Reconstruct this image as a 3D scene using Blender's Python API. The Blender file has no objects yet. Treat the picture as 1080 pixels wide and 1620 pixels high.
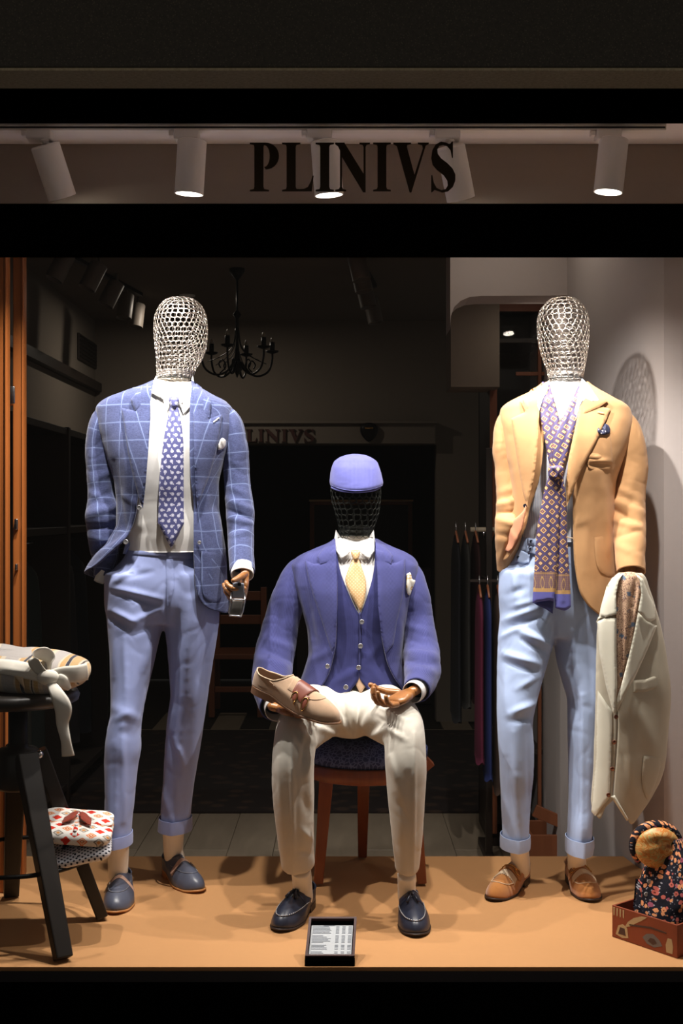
import bpy, bmesh, math, random
import numpy as np
from mathutils import Vector, Matrix, noise
from mathutils.bvhtree import BVHTree
from mathutils.geometry import delaunay_2d_cdt

PI = math.pi
random.seed(7)
scene = bpy.context.scene
COL = scene.collection
K = 1936.0          # focal length in pixels of the 1080 x 1620 frame
CZ = 1.19           # lens height above the display platform (z = 0)

# ------------------------------------------------------------------ camera, world, exposure
cam_data = bpy.data.cameras.new('camera')
cam_data.sensor_fit = 'HORIZONTAL'; cam_data.sensor_width = 36.0
cam_data.lens = 36.0 * K / 1080.0
cam_data.clip_start = 0.05; cam_data.clip_end = 60
cam = bpy.data.objects.new('camera', cam_data); COL.objects.link(cam)
cam.location = (0, 0, CZ); cam.rotation_euler = (PI/2, 0, 0)
scene.camera = cam
world = bpy.data.worlds.new('night'); scene.world = world; world.use_nodes = True
world.node_tree.nodes['Background'].inputs[0].default_value = (0.80, 0.74, 0.66, 1)
world.node_tree.nodes['Background'].inputs[1].default_value = 0.13
scene.view_settings.view_transform = 'Standard'
scene.view_settings.look = 'None'
scene.view_settings.exposure = 0.0
scene.view_settings.gamma = 1.0
scene.view_settings.use_curve_mapping = False
scene.cycles.max_bounces = 7
scene.cycles.transparent_max_bounces = 16

SPOT_W = 73.0       # watts of one track spotlight head
LAMPS = [           # x px of the head's top, y px, x px / y px of its mouth, backward tilt (m), power factor
    (71, 229, 93, 311, 0.062, 1.0),
    (304, 222, 298, 306, 0.012, 1.15),
    (514, 224, 520, 306, 0.010, 0.95),
    (712, 231, 733, 313, 0.055, 1.15),
    (971, 220, 962, 306, 0.006, 1.1),
]
LAMP_D = 3.50

def P(px, py, d):
    return Vector(((px-540)*d/K, d, CZ-(py-810)*d/K))
def zof(py, d): return CZ-(py-810)*d/K
def xof(px, d): return (px-540)*d/K
def lin(c):     # sRGB 0-255 -> linear
    r = []
    for v in c[:3]:
        v = v/255.0
        r.append(v/12.92 if v <= 0.04045 else ((v+0.055)/1.055)**2.4)
    return (r[0], r[1], r[2], 1.0)

# ------------------------------------------------------------------ objects
def tag(o, label=None, cat=None, group=None, kind=None):
    if label: o['label'] = label
    if cat: o['category'] = cat
    if group: o['group'] = group
    if kind: o['kind'] = kind
    return o
def empty(name, loc, label, cat, group=None):
    o = bpy.data.objects.new(name, None); COL.objects.link(o)
    o.empty_display_size = 0.05
    o.location = loc
    return tag(o, label, cat, group)
def wloc(o):
    v = Vector((0, 0, 0))
    while o is not None:
        v = v + o.location; o = o.parent
    return v
def obj(name, vf, mat, parent=None, smooth=True, local=False, uv=None, kind=None, label=None):
    """one mesh object; vf = (verts, faces[, uv per vertex]); verts in world space unless local"""
    verts, faces = vf[0], vf[1]
    if len(vf) > 2 and uv is None: uv = vf[2]
    me = bpy.data.meshes.new(name)
    V = np.array(verts, dtype=float).reshape(-1, 3)
    if parent is not None and not local:
        V = V - np.array(wloc(parent))
    me.from_pydata(V.tolist(), [], [list(map(int, f)) for f in faces])
    if uv is not None:
        lay = me.uv_layers.new(name='UVMap')
        U = np.array(uv, dtype=np.float32)
        li = np.empty(len(me.loops), dtype=np.int32); me.loops.foreach_get('vertex_index', li)
        lay.data.foreach_set('uv', U[li].ravel())
    if smooth:
        me.polygons.foreach_set('use_smooth', [True]*len(me.polygons))
    me.materials.append(mat); me.update()
    o = bpy.data.objects.new(name, me); COL.objects.link(o)
    o.parent = parent
    if kind: o['kind'] = kind
    if label: o['label'] = label
    return o
def struct(name, vf, mat, parent=None, smooth=False):
    return obj(name, vf, mat, parent, smooth, kind=None if parent else 'structure')
def join(*parts):
    V, F, U = [], [], []
    hasuv = all(len(p) > 2 for p in parts)
    for p in parts:
        b = len(V); V.extend([tuple(v) for v in p[0]]); F.extend([[i+b for i in f] for f in p[1]])
        if hasuv: U.extend([tuple(u) for u in p[2]])
    return (V, F, U) if hasuv else (V, F)
def xf(vf, M):
    return ([tuple(M @ Vector(v)) for v in vf[0]],) + tuple(vf[1:])
def solidify(o, t, offset=-1):
    m = o.modifiers.new('thickness', 'SOLIDIFY'); m.thickness = t; m.offset = offset; m.use_even_offset = False
    return o
def auto_smooth(o, ang=40):
    me = o.data; bm = bmesh.new(); bm.from_mesh(me)
    for e in bm.edges:
        if len(e.link_faces) == 2 and e.calc_face_angle(0) > math.radians(ang): e.smooth = False
    bm.to_mesh(me); bm.free()
    return o
# ---- primitive shapes returning (verts, faces)
def from_bm(bm):
    bm.verts.ensure_lookup_table()
    for i, v in enumerate(bm.verts): v.index = i
    r = ([tuple(v.co) for v in bm.verts], [[v.index for v in f.verts] for f in bm.faces]); bm.free(); return r
def box(x0, x1, y0, y1, z0, z1, bev=0.0, seg=2):
    bm = bmesh.new()
    bmesh.ops.create_cube(bm, size=1)
    for v in bm.verts:
        v.co = Vector(((x0+x1)/2+v.co.x*(x1-x0), (y0+y1)/2+v.co.y*(y1-y0), (z0+z1)/2+v.co.z*(z1-z0)))
    if bev > 0:
        bmesh.ops.bevel(bm, geom=bm.edges[:], offset=bev, segments=seg, affect='EDGES', profile=0.5)
    return from_bm(bm)
def hexa(b, t, bev=0.0):
    """box from 4 bottom and 4 top corners (same order)"""
    bm = bmesh.new()
    v = [bm.verts.new(p) for p in list(b)+list(t)]
    for f in ((3, 2, 1, 0), (4, 5, 6, 7), (0, 1, 5, 4), (1, 2, 6, 5), (2, 3, 7, 6), (3, 0, 4, 7)):
        bm.faces.new([v[i] for i in f])
    bmesh.ops.recalc_face_normals(bm, faces=bm.faces)
    if bev > 0: bmesh.ops.bevel(bm, geom=bm.edges[:], offset=bev, segments=2, affect='EDGES', profile=0.5)
    return from_bm(bm)
def beam(p0, p1, w, h, w1=None, h1=None, side=Vector((1, 0, 0)), bev=0.0):
    p0, p1 = Vector(p0), Vector(p1); t = (p1-p0).normalized()
    s = (side-t*side.dot(t)).normalized(); u = t.cross(s)
    w1 = w if w1 is None else w1; h1 = h if h1 is None else h1
    q = lambda p, a, b: [p-s*a/2-u*b/2, p+s*a/2-u*b/2, p+s*a/2+u*b/2, p-s*a/2+u*b/2]
    return hexa(q(p0, w, h), q(p1, w1, h1), bev)
def catmull(pts, n):
    """pts (m,k) array -> n samples, passing through points (monotone-ish centripetal by index)"""
    p = np.array(pts, dtype=float); m = len(p)
    if m == 2:
        t = np.linspace(0, 1, n)[:, None]; return p[0]*(1-t)+p[1]*t
    d = np.r_[0, np.cumsum(np.maximum(np.linalg.norm(np.diff(p[:, :3], axis=0), axis=1), 1e-6))]
    t = np.linspace(0, d[-1], n)
    i = np.clip(np.searchsorted(d, t, side='right')-1, 0, m-2)
    tan = np.zeros_like(p)
    sl = np.diff(p, axis=0)/np.diff(d)[:, None]
    tan[0] = sl[0]; tan[-1] = sl[-1]
    tan[1:-1] = (sl[:-1]+sl[1:])/2
    h = (d[i+1]-d[i])[:, None]; s = ((t-d[i])/(d[i+1]-d[i]))[:, None]
    return ((2*s**3-3*s**2+1)*p[i]+(s**3-2*s**2+s)*h*tan[i]+(-2*s**3+3*s**2)*p[i+1]+(s**3-s**2)*h*tan[i+1])
def hermite(xs, ys, x):
    """smooth 1-D interpolation through a table, clamped at the ends, no overshoot"""
    xs = np.array(xs, float); ys = np.array(ys, float); x = np.clip(np.asarray(x, float), xs[0], xs[-1])
    sl = np.diff(ys)/np.diff(xs); tan = np.zeros_like(ys); tan[0] = sl[0]; tan[-1] = sl[-1]
    for k in range(1, len(ys)-1):
        tan[k] = 0 if sl[k-1]*sl[k] <= 0 else 2*sl[k-1]*sl[k]/(sl[k-1]+sl[k])
    i = np.clip(np.searchsorted(xs, x, side='right')-1, 0, len(xs)-2)
    h = xs[i+1]-xs[i]; s = (x-xs[i])/h
    return ((2*s**3-3*s**2+1)*ys[i]+(s**3-2*s**2+s)*h*tan[i]+(-2*s**3+3*s**2)*ys[i+1]+(s**3-s**2)*h*tan[i+1])
def gridfaces(nr, nc, closed=True):
    F = []
    for r in range(nr-1):
        for c in range(nc if closed else nc-1):
            a = r*nc+c; b = r*nc+(c+1) % nc
            F.append((a, a+nc, b+nc, b))
    return F
def tube(path, rad, nu=12, nv=None, caps=True, flat=1.0, side=None, twist=0.0, closed=False):
    """round tube along path; rad scalar or list"""
    p = [Vector(q) for q in path]
    r = [rad]*len(p) if np.isscalar(rad) else list(rad)
    if nv:
        a = catmull([(q.x, q.y, q.z, rr) for q, rr in zip(p, r)], nv)
        p = [Vector(q[:3]) for q in a]; r = [float(q[3]) for q in a]
    V = []; U = []; L = 0
    n = len(p); s = None
    for i in range(n):
        if closed: t = p[(i+1) % n]-p[i-1]
        else: t = p[min(i+1, n-1)]-p[max(i-1, 0)]
        t.normalize()
        if s is None:
            s = Vector(side) if side is not None else (Vector((1, 0, 0)) if abs(t.x) < 0.8 else Vector((0, 0, 1)))
        s = (s-t*s.dot(t)).normalized(); u = t.cross(s)
        if i: L += (p[i]-p[i-1]).length
        for k in range(nu):
            a = 2*PI*k/nu+twist
            V.append(tuple(p[i]+s*math.cos(a)*r[i]+u*math.sin(a)*r[i]*flat)); U.append((a*r[i], L))
    F = gridfaces(n, nu)
    if closed:
        for c in range(nu): F.append(((n-1)*nu+c, c, (c+1) % nu, (n-1)*nu+(c+1) % nu))
    elif caps:
        F.append(tuple(range(nu))); F.append(tuple((n-1)*nu+k for k in reversed(range(nu))))
    return V, F, U
def lathe(prof, c=(0, 0, 0), nu=24, axis='z'):
    """prof [(r, h)] around the z axis at c"""
    V = []
    for r, h in prof:
        for k in range(nu):
            a = 2*PI*k/nu
            q = (r*math.cos(a), r*math.sin(a), h)
            V.append((c[0]+q[0], c[1]+q[1], c[2]+q[2]))
    F = [tuple(reversed(f)) for f in gridfaces(len(prof), nu)]
    F.append(tuple(reversed(range(nu)))); F.append(tuple((len(prof)-1)*nu+k for k in range(nu)))
    return V, F
def capsule(p0, p1, r0, r1, nu=10, flat=1.0, side=None):
    p0, p1 = Vector(p0), Vector(p1); t = (p1-p0); L = t.length; t.normalize()
    path = []; rad = []
    for a in (80, 50, 25): path.append(p0-t*r0*math.sin(math.radians(a))); rad.append(r0*math.cos(math.radians(a)))
    for s in (0, .33, .66, 1): path.append(p0+t*L*s); rad.append(r0+(r1-r0)*s)
    for a in (25, 50, 80): path.append(p1+t*r1*math.sin(math.radians(a))); rad.append(r1*math.cos(math.radians(a)))
    return tube(path, rad, nu, flat=flat, side=side)[:2]
def prism(poly, f, depth):
    """poly 2-D outline, f maps (a,b)->front point, depth Vector to the back; solid"""
    n = len(poly); V = [f(*q) for q in poly]; V = [tuple(v) for v in V]+[tuple(Vector(v)+depth) for v in V]
    F = [tuple(range(n)), tuple(range(2*n-1, n-1, -1))]
    for i in range(n):
        j = (i+1) % n; F.append((i, i+n, j+n, j))
    return V, F
def sphere(c, r, nu=16, nv=10, sc=(1, 1, 1)):
    pr = [(max(1e-5, math.sin(PI*k/nv)), -math.cos(PI*k/nv)) for k in range(nv+1)]
    V, F = lathe(pr, nu=nu)
    return [(c[0]+v[0]*r*sc[0], c[1]+v[1]*r*sc[1], c[2]+v[2]*r*sc[2]) for v in V], F

# ------------------------------------------------------------------ node expression helper
class Ex:
    nt = None
    def __init__(s, v): s.v = v
    @staticmethod
    def m(op, *a, clamp=False):
        n = Ex.nt.nodes.new('ShaderNodeMath'); n.operation = op; n.use_clamp = clamp
        for i, q in enumerate(a):
            if isinstance(q, Ex): Ex.nt.links.new(q.v, n.inputs[i])
            else: n.inputs[i].default_value = float(q)
        return Ex(n.outputs[0])
    def __add__(s, o): return Ex.m('ADD', s, o)
    __radd__ = __add__
    def __sub__(s, o): return Ex.m('SUBTRACT', s, o)
    def __rsub__(s, o): return Ex.m('SUBTRACT', o, s)
    def __mul__(s, o): return Ex.m('MULTIPLY', s, o)
    __rmul__ = __mul__
    def __truediv__(s, o): return Ex.m('DIVIDE', s, o)
    def __neg__(s): return Ex.m('MULTIPLY', s, -1)
def absx(a): return Ex.m('ABSOLUTE', a)
def frac(a): return Ex.m('FRACT', a)
def flr(a): return Ex.m('FLOOR', a)
def mn(a, b): return Ex.m('MINIMUM', a, b)
def mx(a, b): return Ex.m('MAXIMUM', a, b)
def lt(a, b): return Ex.m('LESS_THAN', a, b)
def sq(a): return Ex.m('SQRT', a)
def sn(a): return Ex.m('SINE', a)
def cs(a): return Ex.m('COSINE', a)
def at2(a, b): return Ex.m('ARCTAN2', a, b)
def soft(a, e0, e1):     # 1 when a<e0, 0 when a>e1
    n = Ex.nt.nodes.new('ShaderNodeMapRange'); n.clamp = True
    Ex.nt.links.new(a.v, n.inputs[0]); n.inputs[1].default_value = e0; n.inputs[2].default_value = e1
    n.inputs[3].default_value = 1; n.inputs[4].default_value = 0
    return Ex(n.outputs[0])
def mixc(f, a, b):
    n = Ex.nt.nodes.new('ShaderNodeMix'); n.data_type = 'RGBA'
    if isinstance(f, Ex): Ex.nt.links.new(f.v, n.inputs[0])
    else: n.inputs[0].default_value = f
    for i, q in ((6, a), (7, b)):
        if isinstance(q, Ex): Ex.nt.links.new(q.v, n.inputs[i])
        else: n.inputs[i].default_value = lin(q) if max(q[:3]) > 1.0 else (q[0], q[1], q[2], 1)
    return Ex(n.outputs[2])
def uvx(kind='UV'):
    tc = Ex.nt.nodes.new('ShaderNodeTexCoord'); sp = Ex.nt.nodes.new('ShaderNodeSeparateXYZ')
    Ex.nt.links.new(tc.outputs[kind], sp.inputs[0])
    return Ex(sp.outputs[0]), Ex(sp.outputs[1]), Ex(sp.outputs[2]), tc.outputs[kind]
def noisex(vec, scale, detail=3, rough=0.55, dist=0.0, stretch=None):
    n = Ex.nt.nodes.new('ShaderNodeTexNoise'); n.inputs['Scale'].default_value = scale
    n.inputs['Detail'].default_value = detail; n.inputs['Roughness'].default_value = rough
    n.inputs['Distortion'].default_value = dist
    if stretch:
        mp = Ex.nt.nodes.new('ShaderNodeMapping'); mp.inputs['Scale'].default_value = stretch
        Ex.nt.links.new(vec, mp.inputs[0]); vec = mp.outputs[0]
    Ex.nt.links.new(vec, n.inputs['Vector']); return Ex(n.outputs[0])
def vorx(vec, scale, feature='F1', out='Distance', rnd=1.0):
    n = Ex.nt.nodes.new('ShaderNodeTexVoronoi'); n.inputs['Scale'].default_value = scale
    n.feature = feature; n.inputs['Randomness'].default_value = rnd
    Ex.nt.links.new(vec, n.inputs['Vector']); return Ex(n.outputs[out])
def mat(name, color=None, rough=0.8, metal=0.0, spec=0.3, pat=None, bump=None, bstr=0.3, bdist=0.001,
        sheen=0.0, emit=None, estr=0.0, aniso=None, coat=0.0, transl=0.0):
    m = bpy.data.materials.new(name); m.use_nodes = True
    nt = m.node_tree; Ex.nt = nt
    b = nt.nodes['Principled BSDF']
    b.inputs['Roughness'].default_value = rough; b.inputs['Metallic'].default_value = metal
    b.inputs['Specular IOR Level'].default_value = spec
    b.inputs['Sheen Weight'].default_value = sheen; b.inputs['Coat Weight'].default_value = coat
    if color is not None: b.inputs['Base Color'].default_value = lin(color)
    if pat is not None:
        c = pat(); nt.links.new(c.v, b.inputs['Base Color'])
    if bump is not None:
        h = bump(); n = nt.nodes.new('ShaderNodeBump'); n.inputs['Strength'].default_value = bstr
        n.inputs['Distance'].default_value = bdist
        nt.links.new(h.v, n.inputs['Height']); nt.links.new(n.outputs[0], b.inputs['Normal'])
    if emit is not None:
        b.inputs['Emission Color'].default_value = (*emit, 1); b.inputs['Emission Strength'].default_value = estr
    return m

# ------------------------------------------------------------------ fabrics
def weave(s=900, n=60):
    def f():
        x, y, z, v = uvx('Object')
        return noisex(v, 420, 3, 0.7, 0, (1, 1, 2.2))*0.6+noisex(v, n*0.6, 4, 0.6)*1.0
    return f
def plainc(c, var=0.12, scale=35):
    def f():
        x, y, z, v = uvx('Object'); n = noisex(v, scale, 5, 0.6)
        n2 = noisex(v, scale*12, 3, 0.7)
        d = tuple(k*(1-var) for k in c); l = tuple(min(255, k*(1+var*0.6)) for k in c)
        return mixc(n*0.5+n2*0.5, d, l)
    return f
def cloth(name, c, var=0.12, rough=0.85, sheen=0.15, bstr=0.25, spec=0.2):
    return mat(name, rough=rough, spec=spec, pat=plainc(c, var), bump=weave(), bstr=bstr, bdist=0.0008, sheen=sheen)
def windowpane():
    u, v, w, vec = uvx('UV'); ox, oy, oz, ov = uvx('Object')
    n = noisex(ov, 260, 4, 0.75); wv = noisex(ov, 22, 3)
    u = u+(wv-0.5)*0.006; v = v+(noisex(ov, 18, 3)-0.5)*0.006
    sl = noisex(ov, 90, 4, 0.7, 0, (1, 1, 6)); sl2 = noisex(ov, 90, 4, 0.7, 0, (6, 1, 1))
    base = mixc(soft(n*0.5+sl*0.5, .68, .32), (84, 92, 134), (26, 31, 62))
    base = mixc(sl2*0.35, base, (92, 101, 144))
    du = absx(frac(u/0.056+0.18)-0.5)*0.056; dv = absx(frac(v/0.056+0.3)-0.5)*0.056
    l = mx(soft(du, 0.0007, 0.0019), soft(dv, 0.0007, 0.0019))
    halo = mx(soft(du, 0.001, 0.006), soft(dv, 0.001, 0.006))
    base = mixc(halo*0.2, base, (100, 118, 172))
    return mixc(l*(0.10+0.5*n), base, (154, 170, 212))
def stripes(base, line, pitch, width, amt, var=0.1, wob=0.0):
    def f():
        u, v, w, vec = uvx('UV'); ox, oy, oz, ov = uvx('Object'); n = noisex(ov, 40, 5, 0.7)
        b = mixc(n, tuple(k*(1-var) for k in base), tuple(min(255, k*(1+var)) for k in base))
        d = absx(frac(u/pitch)-0.5)*pitch
        return mixc(soft(d, width*0.5, width*1.1)*amt, b, line)
    return f
def cell(u, v, p, q, stag=True):
    """staggered cells: local coords -0.5..0.5 (times pitch) and cell ids"""
    r = flr(v/q)
    uu = u/p+(frac(r*0.5)*1.0 if stag else 0)
    return (frac(uu)-0.5)*p, (frac(v/q)-0.5)*q, flr(uu), r
def paisley_tie():
    u, v, w, vec = uvx('UV')
    out = None
    base = mixc(noisex(vec, 900, 2), (56, 58, 104), (80, 82, 132))
    a, b, i, j = cell(u, v, 0.0200, 0.0165)
    ang = i*2.3+j*1.7
    ca, sa = cs(ang), sn(ang)
    x = a*ca-b*sa; y = a*sa+b*ca
    y2 = y+0.0015
    r = sq(x*x+y2*y2)
    # drop: circle plus bent tail
    tail = mx(absx(x-(y-0.002)*0.35)*1.0-0.0026+(y-0.002)*0.4, (-y))
    d = mn(r-0.0046, mx(tail, y-0.0080))
    fill = soft(d, 0.0, 0.0004); ring = soft(absx(d+0.0018), 0.0004, 0.0008)
    c = mixc(fill, base, (206, 206, 222))
    return mixc(ring*0.75, c, (100, 100, 150))
def scarf_pat():
    u, v, w, vec = uvx('UV')
    x = (u+v)*0.7071; y = (u-v)*0.7071; p = 0.0205
    i = flr(x/p); j = flr(y/p)
    a = absx(frac(x/p)-0.5); b = absx(frac(y/p)-0.5); d = mx(a, b)
    par = frac((i+j)*0.5)*2.0
    base = mixc(noisex(vec, 600, 2), (78, 66, 96), (98, 84, 112))
    grid = soft(absx(d-0.46), 0.02, 0.05)
    c = mixc(grid, mixc(0.5, base, (96, 68, 80)), (80, 76, 128))
    big = soft(d, 0.33, 0.35); mid = soft(d, 0.22, 0.24); sm = soft(d, 0.10, 0.12)
    k1 = mixc(big, c, (226, 182, 122)); k1 = mixc(mid, k1, (104, 70, 78)); k1 = mixc(sm, k1, (150, 112, 110))
    k2 = mixc(soft(d, 0.19, 0.21), c, (226, 186, 130)); k2 = mixc(soft(d, 0.04, 0.07), k2, (150, 110, 90))
    pat = mixc(par, k1, k2)
    # border zone near the ends (v = metres from the end)
    bz = soft(v, 0.104, 0.106)
    wv = frac(u/0.026)-0.5
    arch = absx(absx(v-0.07)-0.018*cs(wv*6.283))
    br = mixc(soft(arch, 0.002, 0.004), (120, 92, 104), (196, 160, 104))
    br = mixc(soft(absx(sn(u*480)*sn(v*520)), 0.0, 0.35)*0.4, br, (200, 160, 96))
    strip = mx(soft(absx(v-0.1), 0.001, 0.002), soft(absx(v-0.048), 0.005, 0.006))
    br = mixc(strip*0.8, br, (200, 158, 98))
    pat = mixc(bz, pat, br)
    return mixc(soft(v, 0.0415, 0.0425), pat, (100, 100, 172))
def dots_tie():
    u, v, w, vec = uvx('UV'); a, b, i, j = cell(u, v, 0.011, 0.0055)
    c = mixc(noisex(vec, 500, 2), (172, 136, 92), (194, 158, 112))
    return mixc(soft(absx(a)+absx(b), 0.0018, 0.0026)*0.8, c, (220, 194, 156))
def polka():
    u, v, w, vec = uvx('UV'); u = u*0.84; v = v*0.84; a, b, i, j = cell(u, v, 0.0135, 0.0068)
    return mixc(soft(sq(a*a+b*b), 0.0024, 0.0029), (226, 226, 232), (22, 26, 46))
def ikat():
    u, v, w, vec = uvx('UV'); n = noisex(vec, 220, 3)
    u2 = u+(n-0.5)*0.005; v2 = v+(noisex(vec, 160, 3)-0.5)*0.006
    u2 = u2*0.8; v2 = v2*0.8; a, b, i, j = cell(u2, v2, 0.036, 0.019)
    d = absx(a)*0.9+absx(b)*1.0
    odd = frac(j*0.5)*2.0
    t3 = frac((i+j*2.0)/3.0)
    c = mixc(n, (232, 226, 218), (240, 236, 230))
    A = mixc(soft(d, 0.0105, 0.0115), c, (226, 120, 66)); A = mixc(soft(d, 0.0075, 0.0085), A, (238, 206, 170)); A = mixc(soft(d, 0.005, 0.006), A, (206, 98, 52)); A = mixc(soft(d, 0.002, 0.003), A, (230, 210, 180))
    R = mixc(soft(d, 0.0098, 0.0112), c, (206, 52, 36))
    G = mixc(soft(d, 0.0105, 0.0115), c, (132, 122, 112)); G = mixc(soft(d, 0.0075, 0.0082), G, (206, 198, 186)); G = mixc(soft(d, 0.004, 0.005), G, (214, 150, 90))
    c2 = mixc(soft(t3, 0.2, 0.21), mixc(soft(t3, 0.5, 0.51), G, A), R)
    return c2
def floral():
    u, v, w, vec = uvx('UV')
    base = (20, 20, 30)
    c = mixc(noisex(vec, 300, 3), base, (34, 34, 46))
    n = Ex.nt.nodes.new('ShaderNodeTexVoronoi'); n.inputs['Scale'].default_value = 62; n.inputs['Randomness'].default_value = 0.8
    Ex.nt.links.new(vec, n.inputs['Vector'])
    d = Ex(n.outputs['Distance']); col = Ex(n.outputs['Color'])
    sp = Ex.nt.nodes.new('ShaderNodeSeparateColor'); Ex.nt.links.new(n.outputs['Color'], sp.inputs[0])
    rnd = Ex(sp.outputs[0])
    n2 = noisex(vec, 170, 3)
    lf = vorx(vec, 120); c = mixc(soft(lf, 0.22, 0.27)*0.8, c, (176, 172, 180))
    dd = d+(n2-0.5)*0.35
    fl = mixc(soft(rnd, 0.35, 0.4), (236, 158, 108), (206, 108, 96)); fl = mixc(soft(rnd, 0.12, 0.16), fl, (170, 90, 110))
    c = mixc(soft(dd, 0.38, 0.42), c, fl)
    return mixc(soft(dd, 0.10, 0.15), c, (120, 52, 36))
def swirl():
    u, v, w, vec = uvx('UV')
    n = noisex(vec, 26, 2, 0.5, 1.2); k = frac(n*7.0)
    c = mixc(k, (206, 122, 42), (232, 186, 120)); c = mixc(soft(absx(k-0.5), 0.06, 0.1), c, (186, 176, 110))
    return mixc(soft(noisex(vec, 18, 2), 0.36, 0.42), c, (150, 78, 24))
def vine():
    u, v, w, vec = uvx('UV')
    n = noisex(vec, 55, 2, 0.5, 1.5); k = frac(n*7.0)
    c = mixc(soft(absx(k-0.5), 0.10, 0.16), (214, 178, 148), (120, 84, 74))
    bl = vorx(vec, 32); c = mixc(soft(bl+(noisex(vec, 220, 2)-0.5)*0.5, 0.2, 0.26), c, (94, 112, 136))
    dt = vorx(vec, 120); return mixc(soft(dt, 0.2, 0.26)*0.6, c, (110, 74, 60))
def knitstripe():
    u, v, w, vec = uvx('UV'); t = frac(u/0.115+(noisex(vec, 20, 2)-0.5)*0.05)
    c = mixc(soft(t, 0.30, 0.31), (206, 192, 170), (176, 170, 166))
    c = mixc(soft(absx(t-0.40), 0.05, 0.055), c, (196, 156, 104))
    c = mixc(soft(absx(t-0.50), 0.035, 0.04), c, (44, 46, 62))
    c = mixc(soft(absx(t-0.62), 0.07, 0.075), c, (190, 158, 110))
    c = mixc(soft(absx(t-0.74), 0.012, 0.016), c, (70, 60, 56))
    c = mixc(soft(absx(t-0.84), 0.05, 0.055), c, (200, 166, 112))
    hb = sn(v*900+sn(u*1500)*1.5)
    return mixc(soft(hb, -0.4, 0.4)*0.22, c, (90, 78, 70))
def seat_pat():
    u, v, w, vec = uvx('UV'); n = vorx(vec, 75, 'DISTANCE_TO_EDGE')
    return mixc(soft(n, 0.06, 0.12)*0.7, (44, 52, 92), (92, 104, 150))
def woodp(a, b, s=14, st=(1, 1, 0.12), coord='Object'):
    def f():
        x, y, z, v = uvx(coord); n = noisex(v, s, 5, 0.65, 0.6, st); n2 = noisex(v, s*6, 3, 0.6, 0, st)
        return mixc(n*0.7+n2*0.3, a, b)
    return f

M = {}
M['pane_wool'] = mat('windowpane_wool', rough=0.9, spec=0.15, pat=windowpane, bump=weave(700, 120), bstr=0.35, bdist=0.001, sheen=0.2)
M['lining'] = cloth('dark_lining', (36, 38, 58), rough=0.6)
M['white_shirt'] = cloth('white_cotton', (222, 220, 218), 0.04, rough=0.8)
M['stripe_shirt'] = mat('striped_cotton', rough=0.8, spec=0.2, pat=stripes((238, 240, 246), (140, 160, 205), 0.0052, 0.0011, 0.75, 0.03), bump=weave(), bstr=0.2, bdist=0.0006)
M['tie_paisley'] = mat('paisley_silk', rough=0.5, spec=0.4, pat=paisley_tie, bump=weave(1400, 200), bstr=0.15, bdist=0.0004, sheen=0.2)
M['blue_grey_wool'] = cloth('blue_grey_wool', (146, 158, 206), 0.07, rough=0.75, sheen=0.2)
M['sky_cotton'] = cloth('sky_blue_cotton', (172, 190, 226), 0.08, rough=0.7)
M['violet_wool'] = mat('violet_blue_wool', rough=0.85, spec=0.15, sheen=0.15, pat=stripes((56, 58, 106), (86, 90, 144), 0.0040, 0.0010, 0.5, 0.14), bump=weave(700, 90), bstr=0.3, bdist=0.001)
M['cap_wool_lit'] = mat('top_lit_cap_wool', rough=0.85, spec=0.15, sheen=0.15, pat=stripes((86, 88, 152), (118, 122, 186), 0.0040, 0.0010, 0.5, 0.12), bump=weave(700, 90), bstr=0.3, bdist=0.001)  # lighter copy of the violet wool, light from above painted in
M['violet_knit'] = mat('violet_blue_waistcoat_wool', rough=0.9, spec=0.12, sheen=0.1, pat=stripes((48, 50, 96), (66, 70, 122), 0.0030, 0.0009, 0.4, 0.14), bump=weave(700, 90), bstr=0.3, bdist=0.001)
M['ivory_linen'] = cloth('ivory_linen', (204, 198, 186), 0.07, rough=0.8)
M['tan_wool'] = cloth('tan_wool', (204, 156, 108), 0.07, rough=0.8)
M['tan_lining'] = cloth('rose_tan_lining', (214, 146, 112), 0.06, rough=0.7)
M['cream_linen'] = cloth('cream_linen', (222, 218, 200), 0.05, rough=0.85)
M['taupe'] = cloth('taupe_linen', (196, 188, 168), 0.06, rough=0.85)
M['scarf'] = mat('diamond_silk', rough=0.55, spec=0.35, pat=scarf_pat, bump=weave(1400, 200), bstr=0.15, bdist=0.0004)
M['tie_gold'] = mat('gold_silk', rough=0.45, spec=0.4, pat=dots_tie, bump=weave(1400, 200), bstr=0.15, bdist=0.0004, sheen=0.2)
M['vine'] = mat('paisley_vine_silk', rough=0.55, spec=0.3, pat=vine)
M['ikat'] = mat('ikat_cotton', rough=0.8, spec=0.2, pat=ikat)
M['polka'] = mat('polka_cotton', rough=0.8, spec=0.2, pat=polka)
M['floral'] = mat('floral_cotton', rough=0.8, spec=0.2, pat=floral)
M['swirl'] = mat('orange_paisley_silk', rough=0.4, spec=0.4, pat=swirl)
M['knit'] = mat('striped_knit', rough=0.95, spec=0.1, sheen=0.4, pat=knitstripe, bump=weave(500, 300), bstr=0.6, bdist=0.002)
M['ribbon'] = cloth('cream_ribbon', (226, 220, 208), 0.05, rough=0.85)
M['seat_fabric'] = mat('navy_paisley_upholstery', rough=0.75, spec=0.2, pat=seat_pat)
M['mannequin'] = mat('mannequin_cream', (226, 216, 200), rough=0.55, spec=0.35)
M['mannequin_white'] = mat('mannequin_white', (180, 177, 174), rough=0.5, spec=0.35)
M['mannequin_sock'] = mat('mannequin_ivory', (236, 230, 218), rough=0.5, spec=0.35)
M['wire'] = mat('chrome_wire', (226, 216, 206), rough=0.33, metal=1.0)
M['wire_dark'] = mat('black_wire', (46, 48, 44), rough=0.5, metal=0.7)
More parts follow.
